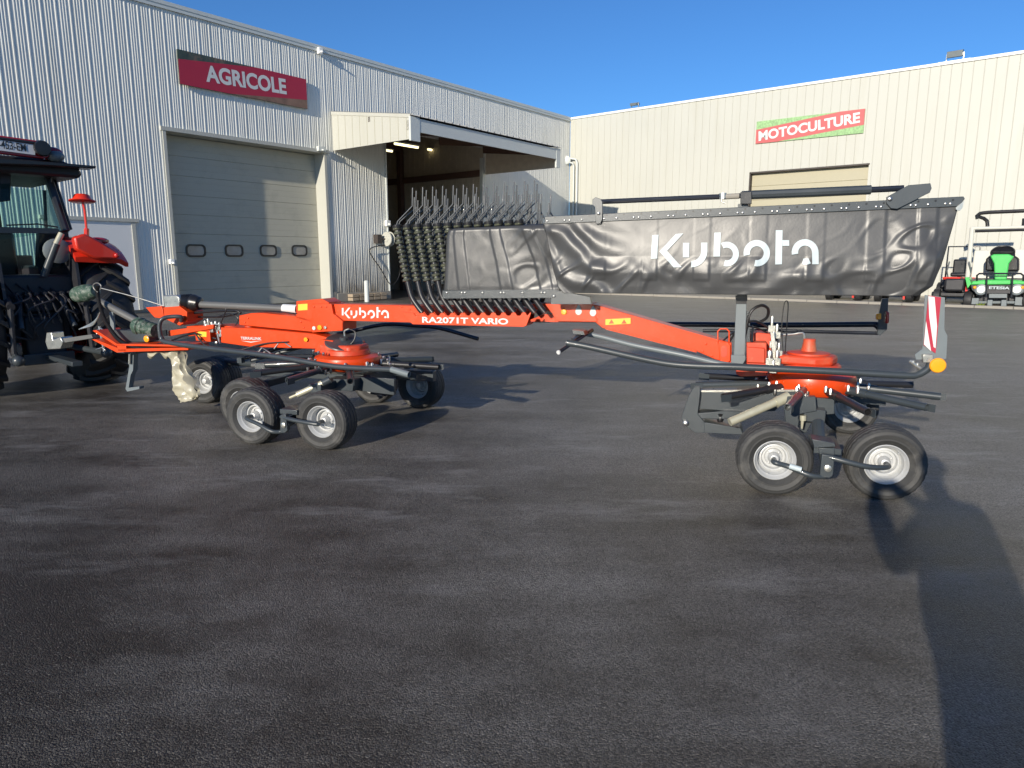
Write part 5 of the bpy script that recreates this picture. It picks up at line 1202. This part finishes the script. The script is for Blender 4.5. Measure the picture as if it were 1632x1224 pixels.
for k in range(7): 
    x = -0.22 + k * 0.085; mb.tube([tl(x, -0.40, 1.12), tl(x, -0.50, 1.12)], 0.022, 8); mb.tube([tl(x, -0.48, 1.12), tl(x + .03, -0.62, 1.02), tl(x + .1, -0.6, 0.8)], 0.012, 6)
tpart('hydraulic_coupling', 'dark_machine', mb)
for k in range(6):
    x = -0.3 + k * 0.11; mb = MB(); mb.tube(bez([tl(x, -0.35, 1.25 - .02 * k), tl(x + .06, -0.6, 1.0 + .12 * sin(k * 2.3)), tl(x - .15 + .1 * sin(k * 4), -0.62, 0.85 - .1 * cos(k * 3)), tl(x + 0.12 * cos(k), -0.55, 0.62)]), 0.012, 6); tpart('hydraulic_hose', 'dark_machine', mb)
mb = MB(); mb.lathe(tp(108, 540, -.05) + TH * .3, -TH, [(0, 0.26), (0.15, 0.26), (0.2, 0.2), (0.2, 0)], 24); tpart('hub_cover', 'disc_red', mb)
mb = MB(); mb.box(tl(0, -0.9, 0.42), 0.1, 1.0, 0.05, TQ, TH); mb.box(tl(0, -0.5, 0.40), 0.5, 0.08, 0.12, TQ, TH); tpart('drawbar', 'steel_grey', mb, bevel=0.005)
mb = MB(); mb.prism([tl(-0.33, 1.55, z_) for z_ in (0.85, 1.45)][:1] + [tl(-0.33, 1.55, 1.45), tl(-0.2, 1.55, 1.6), tl(0.2, 1.55, 1.6), tl(0.33, 1.55, 1.45), tl(0.33, 1.55, 0.85)], TH * 1.5); tpart('bonnet', 'tractor_red', mb, bevel=0.05)

# ------------------------------------------------------------------ machines parked by the right hall
def r3(x, y, r): return hit(x, y, W0 + W * r, W)
RX = -N
def RP(pix, r0, r1): mb = MB(); mb.prism([r3(x, y, r0) for x, y in pix], W * (r1 - r0)); return mb
GR = KR + 0.35
gm = thing('utility_vehicle', 'green utility mower with round headlights and roll bar facing the yard', 'mower', r3(1592, 488, GR))
def gp(name, material, mb, parent=None, bevel=0.0, **k): return mb.build(name, material, parent or gm, bevel=bevel, **k)
for x0 in (1535.5, 1629):
    c = r3(x0 + 7.5, 478, GR + 0.2); mb = MB(); w_ = (r3(x0 + 15, 478, GR) - r3(x0, 478, GR)).length; R_ = (r3(x0, 464, GR) - r3(x0, 492, GR)).length / 2
    mb.lathe(c - RX * w_ / 2, RX, [(0, R_ * .5), (0.01, R_ * .85), (w_ * .12, R_ * .97), (w_ * .25, R_), (w_ * .75, R_), (w_ * .88, R_ * .97), (w_ - 0.01, R_ * .85), (w_, R_ * .5), (w_ * .8, 0)], 28); gp('wheel', 'rubber_black', mb)
    c2 = c + W * 1.5; mb = MB(); mb.lathe(c2 - RX * w_ / 2 + V((0, 0, 0.05)), RX, [(0, R_ * .5), (0.01, R_ * .95), (w_ * .2, R_ * 1.1), (w_ * .8, R_ * 1.1), (w_, R_ * .95), (w_, 0)], 24); gp('wheel', 'rubber_black', mb)
gp('bonnet', 'green_paint', RP([(1550, 448), (1570, 446), (1612, 446), (1638, 448), (1642, 453), (1546, 454)], GR - .1, GR + 0.7), bevel=0.03)
gp('side_panel', 'green_paint', RP([(1538, 442), (1544, 442), (1548, 452), (1542, 460)], GR - .0, GR + 0.9), bevel=0.01)
ff = gp('front_fascia', 'dark_machine', RP([(1547, 454), (1640, 454), (1640, 464), (1628, 468), (1556, 468), (1549, 462)], GR - .14, GR + .3), bevel=0.01)
for cx in (1563.5, 1620.5): 
    mb = MB(); mb.lathe(r3(cx, 461.5, GR - .14), -W, [(0, 0.165), (0.02, 0.17), (0.03, 0.145)], 24); rg = gp('headlight_ring', 'light_grey', mb, ff); mb = MB(); mb.lathe(r3(cx, 461.5, GR - .15), -W, [(0, 0.145), (0.02, 0.11), (0.03, 0)], 24); gp('headlight', 'lamp_white', mb, rg)
for cx in (1553.5, 1630): gp('indicator', 'amber', MB().sphere(r3(cx, 458, GR - .16), 0.05, 10), ff)
gp('badge_panel', 'black_plastic', RP([(1574, 454), (1612, 454), (1611, 462), (1575, 462)], GR - .17, GR - .14), ff)
a = r3(1576, 460.6, GR - .175); b = r3(1609, 460.6, GR - .175)
text('ETESIA', 'lettering', 'tarp_print', a, RX, V((0, 0, 1)), 0.085, (b - a).length, ff, 0.03)
cl_ = gp('steering_column', 'green_paint', RP([(1578, 408), (1584, 405), (1608, 405), (1616, 409), (1608, 420), (1604, 446), (1585, 446), (1584, 420)], GR + .45, GR + .65), bevel=0.03)
mb = MB(); mb.lathe(r3(1598, 402, GR + .7), V((0, 0, 1)) - W * 0.9, [(-0.02, 0.30), (0.0, 0.33), (0.02, 0.30), (0.0, 0.27), (-0.02, 0.30)], 24); mb.tube([r3(1582, 402, GR + .7), r3(1614, 402, GR + .7)], 0.03); gp('steering_wheel', 'black_plastic', mb, cl_)
gp('seat', 'black_plastic', RP([(1571, 412), (1577, 408), (1618, 408), (1624, 412), (1624, 432), (1570, 432)], GR + 1.0, GR + 1.5), bevel=0.05); gp('seat_back', 'black_plastic', RP([(1582, 396), (1612, 395), (1618, 402), (1618, 420), (1580, 420)], GR + 1.4, GR + 1.5), bevel=0.05)
mb = MB(); 
def rt(pts, r, seg=8): mb = MB(); mb.tube([r3(x, y, q) for x, y, q in pts], r, seg); return mb
gp('brush_guard', 'dark_tube', rt([(1557, 447, GR - .1), (1557, 439, GR - .25), (1561, 436, GR - .3), (1627, 436, GR - .3), (1631, 439, GR - .25), (1631, 447, GR - .1)], 0.028)); gp('brush_guard', 'dark_tube', rt([(1573, 436, GR - .3), (1571.5, 474, GR - .25)], 0.025)); gp('brush_guard', 'dark_tube', rt([(1614, 436, GR - .3), (1612, 474, GR - .25)], 0.025)); gp('brush_guard', 'dark_tube', rt([(1573, 440, GR - .3), (1614, 440, GR - .3)], 0.018))
gp('roll_bar', 'white_machine', rt([(1549.5, 363, GR + .9), (1541, 455, GR + .9)], 0.07, 10)); gp('roll_bar', 'white_machine', rt([(1549, 364, GR + .9), (1640, 362, GR + .9)], 0.05, 10)); gp('roll_bar', 'black_plastic', rt([(1554, 368.5, GR + .88), (1640, 366, GR + .88)], 0.045, 10))
gp('roof_bar', 'black_plastic', rt([(1558, 349, GR + .9), (1557, 344, GR + .9), (1562, 340, GR + .9), (1575, 338.5, GR + .9), (1645, 335.5, GR + .9)], 0.06, 10)); gp('roof_bar', 'black_plastic', rt([(1559, 345, GR + .9), (1568, 348, GR + .95), (1573, 352, GR + 1), (1574, 361, GR + 1)], 0.055, 10)); gp('roof_bar', 'black_plastic', rt([(1632, 348, GR + 1), (1631, 360, GR + 1)], 0.05, 10))
gp('roof_post', 'white_machine', rt([(1574, 361, GR + 1), (1574, 366, GR + .95)], 0.03))
gp('load_box', 'white_machine', RP([(1553, 399), (1640, 397), (1640, 448), (1546, 448)], GR + 1.6, GR + 2.2), bevel=0.03)
mb = RP([(1576, 466), (1605, 466), (1605, 475), (1576, 475)], GR - .1, GR + .1); mb.prism(*[[r3(x, y, GR - .12) for x, y in ((1574, 478), (1582, 478), (1581, 488), (1573, 488))], W * .1]); mb.prism([r3(x, y, GR - .12) for x, y in ((1596, 478), (1604, 478), (1604, 488), (1595, 488))], W * .1); mb.tube([r3(1550, 482, GR + .1), r3(1636, 482, GR + .1)], 0.05); mb.box(r3(1554, 480, GR + .05), 0.2, 0.1, 0.2, RX, W); mb.box(r3(1624, 480, GR + .05), 0.2, 0.1, 0.25, RX, W)
gp('front_axle', 'light_grey', mb, bevel=0.01)
gp('chassis', 'dark_machine', RP([(1556, 468), (1632, 468), (1628, 480), (1560, 480)], GR + .3, GR + 1.8))
gp('floor_pan', 'dark_machine', RP([(1545, 444), (1640, 444), (1640, 452), (1545, 454)], GR + .7, GR + 1.6))

def rider(xc, r, label, scale=1.0, lever=True):
    b0 = r3(xc, 489, r); b0.z = 0.065
    t = thing('ride_on_mower', label, 'mower', b0, 'ride-on mowers parked behind the tarpaulin')
    def q(x, y, z): return b0 + RX * x * scale + W * y * scale + V((0, 0, z * scale))
    def B(x, y, z, sx, sy, sz): mb = MB(); mb.box(q(x, y, z), sx * scale, sy * scale, sz * scale, RX, W); return mb
    for sx in (-0.48, 0.48):
        mb = MB(); mb.lathe(q(sx - 0.11, 0.3, 0.24), RX, [(0, 0.1), (0.01, .2), (.03, .24), (.19, .24), (.21, .2), (.22, 0)], 24); mb.build('wheel', 'rubber_black', t)
        mb = MB(); mb.lathe(q(sx - 0.16, 1.35, 0.33), RX, [(0, 0.1), (0.01, .28), (.04, .33), (.27, .33), (.3, .28), (.31, 0)], 24); mb.build('wheel', 'rubber_black', t)
    B(0, 0.75, 0.30, 1.3, 0.9, 0.16).build('mower_deck', 'dark_machine', t, bevel=0.04); B(0, 0.35, 0.62, 0.55, 0.75, 0.4).build('grass_box', 'dark_machine', t, bevel=0.06)
    B(-.1, 0.30, 0.84, 0.5, 0.6, 0.05).build('bonnet', 'red_machine', t, bevel=0.02); B(.33, 0.2, 0.45, 0.06, 0.1, 0.7).build('red_post', 'red_machine', t)
    B(0, 1.3, 0.62, 1.0, 0.8, 0.3).build('body', 'dark_machine', t, bevel=0.06); B(0.0, 1.3, 0.80, 0.9, 0.7, 0.08).build('fender', 'red_machine', t, bevel=0.03)
    mb = MB(); mb.box(q(0, 1.2, 0.93), .5 * scale, .5 * scale, .14 * scale, RX, W); mb.box(q(0, 1.48, 1.18), .5 * scale, .12 * scale, .5 * scale, RX, W); mb.build('seat', 'black_plastic', t, bevel=0.05)
    if lever:
        for sx in (-0.3, 0.3): MB().tube([q(sx, 1.0, 0.8), q(sx * 1.1, 0.75, 1.05), q(sx * .9, 0.6, 1.35)], 0.022).build('lever', 'light_grey', t)
        mb = MB(); mb.tube([q(-.45, 1.6, 0.7), q(-.45, 1.6, 1.85), q(.45, 1.6, 1.85), q(.45, 1.6, 0.7)], 0.03); mb.build('roll_bar', 'dark_tube', t)
    return t
rider(1517, GR + .1, 'red and black ride-on mower with tall roll bar just left of the green utility mower')
rider(1420, GR + .1, 'ride-on mower mostly hidden, wheels showing below the tarpaulin, beside the red one', lever=False)
rider(1340, GR + .1, 'ride-on mower mostly hidden, wheels showing under the middle of the tarpaulin', lever=False)
mb = MB(); random.seed(3)
for k in range(26):
    a = random.uniform(0, 2 * pi); l_ = random.uniform(.08, .2); b0 = r3(1561, 490, GR - .1) + V((random.uniform(-.12, .12), random.uniform(-.05, .05), 0)); d = V((cos(a) * .5, sin(a) * .5, 1)).normalized(); sd = d.cross(V((0, 1, 0))).normalized() * 0.012
    mb.prism([b0 - sd, b0 + sd, b0 + d * l_], V((0.002, 0.002, 0)))
tag(mb.build('weed', 'weed'), 'small yellow-green weed tuft on the kerb under the green mower', 'weed')

# ------------------------------------------------------------------ the person taking the picture (only the shadow falls into view)
px0, py0 = 0.33, -0.38
def pp(x, y, z): return V((px0 + x, py0 + y, z))
joints = {'pelvis': (pp(-.05, 0, .94), .195), 'waist': (pp(-.09, 0, 1.08), .22), 'chest': (pp(-.12, 0.0, 1.30), .235), 'neck0': (pp(-.14, 0.0, 1.46), .10), 'neck': (pp(-.16, 0.02, 1.54), .065), 'head': (pp(-.18, 0.04, 1.66), .098), 'top': (pp(-.18, 0.03, 1.75), .075),
          'hipL': (pp(-.13, 0, .88), .13), 'kneeL': (pp(-.15, .01, .48), .10), 'ankL': (pp(-.16, -.02, .10), .075), 'toeL': (pp(-.14, .14, .04), .045),
          'hipR': (pp(.07, 0, .88), .12), 'kneeR': (pp(.12, .01, .48), .085), 'ankR': (pp(.13, -.02, .10), .06), 'toeR': (pp(.14, .14, .04), .045),
          'shL': (pp(-.23, 0, 1.42), .09), 'elL': (pp(-.37, .08, 1.16), .10), 'wrL': (pp(-.43, .24, 1.40), .055), 'haL': (V((-0.065, -0.07, 1.47)), .03),
          'shR': (pp(.06, 0, 1.42), .085), 'elR': (pp(.13, .14, 1.20), .07), 'wrR': (pp(-.18, .27, 1.42), .04), 'haR': (V((0.085, -0.06, 1.46)), .03)}
edges = [('pelvis', 'waist'), ('waist', 'chest'), ('chest', 'neck0'), ('neck0', 'neck'), ('neck', 'head'), ('head', 'top'), ('pelvis', 'hipL'), ('hipL', 'kneeL'), ('kneeL', 'ankL'), ('ankL', 'toeL'), ('pelvis', 'hipR'), ('hipR', 'kneeR'), ('kneeR', 'ankR'), ('ankR', 'toeR'),
         ('chest', 'shL'), ('shL', 'elL'), ('elL', 'wrL'), ('wrL', 'haL'), ('chest', 'shR'), ('shR', 'elR'), ('elR', 'wrR'), ('wrR', 'haR')]
names = list(joints); vs = [joints[k][0] for k in names]; rs = [joints[k][1] for k in names]; es = [(names.index(a), names.index(b)) for a, b in edges]
for hnd, sgn in (('haL', 1), ('haR', -1)):      # fingers closing on the phone edges
    h = joints[hnd][0]
    for k in range(4):
        i = len(vs); vs += [h + V((0, 0.012, 0.03 - k * 0.018)), h + V((-0.01 * sgn, 0.035, 0.036 - k * 0.02)), h + V((0.012 * sgn, 0.045, 0.036 - k * 0.02))]; rs += [.011, .009, .008]; es += [(names.index(hnd), i), (i, i + 1), (i + 1, i + 2)]
    i = len(vs); vs += [h + V((0.02 * sgn, -0.005, -0.02)), h + V((0.04 * sgn, 0.0, 0.0))]; rs += [.012, .009]; es += [(names.index(hnd), i), (i, i + 1)]
me = bpy.data.meshes.new('person'); me.from_pydata([tuple(v) for v in vs], es, []); body = bpy.data.objects.new('person', me); scn.collection.objects.link(body)
me.materials.append(MATS['coat'])
sk = body.modifiers.new('skin', 'SKIN'); body.modifiers.new('sub', 'SUBSURF').render_levels = 2
for i, sv in enumerate(me.skin_vertices[0].data): sv.radius = (rs[i], rs[i]); sv.use_root = (i == 0)
tag(body, 'person in dark coat holding up a phone, casting the long shadow at lower right', 'person')
mb = MB(); mb.sphere(pp(-.18, 0.02, 1.74), 0.108, 16, 1, 1.1, 0.85); attach(mb.build('hair', 'hair'), body)
mb = MB(); mb.box((0.01, -0.03, 1.49), 0.15, 0.008, 0.075); tag(mb.build('phone', 'black_plastic', bevel=0.003), 'black phone held level in both hands of the person casting the shadow', 'phone')
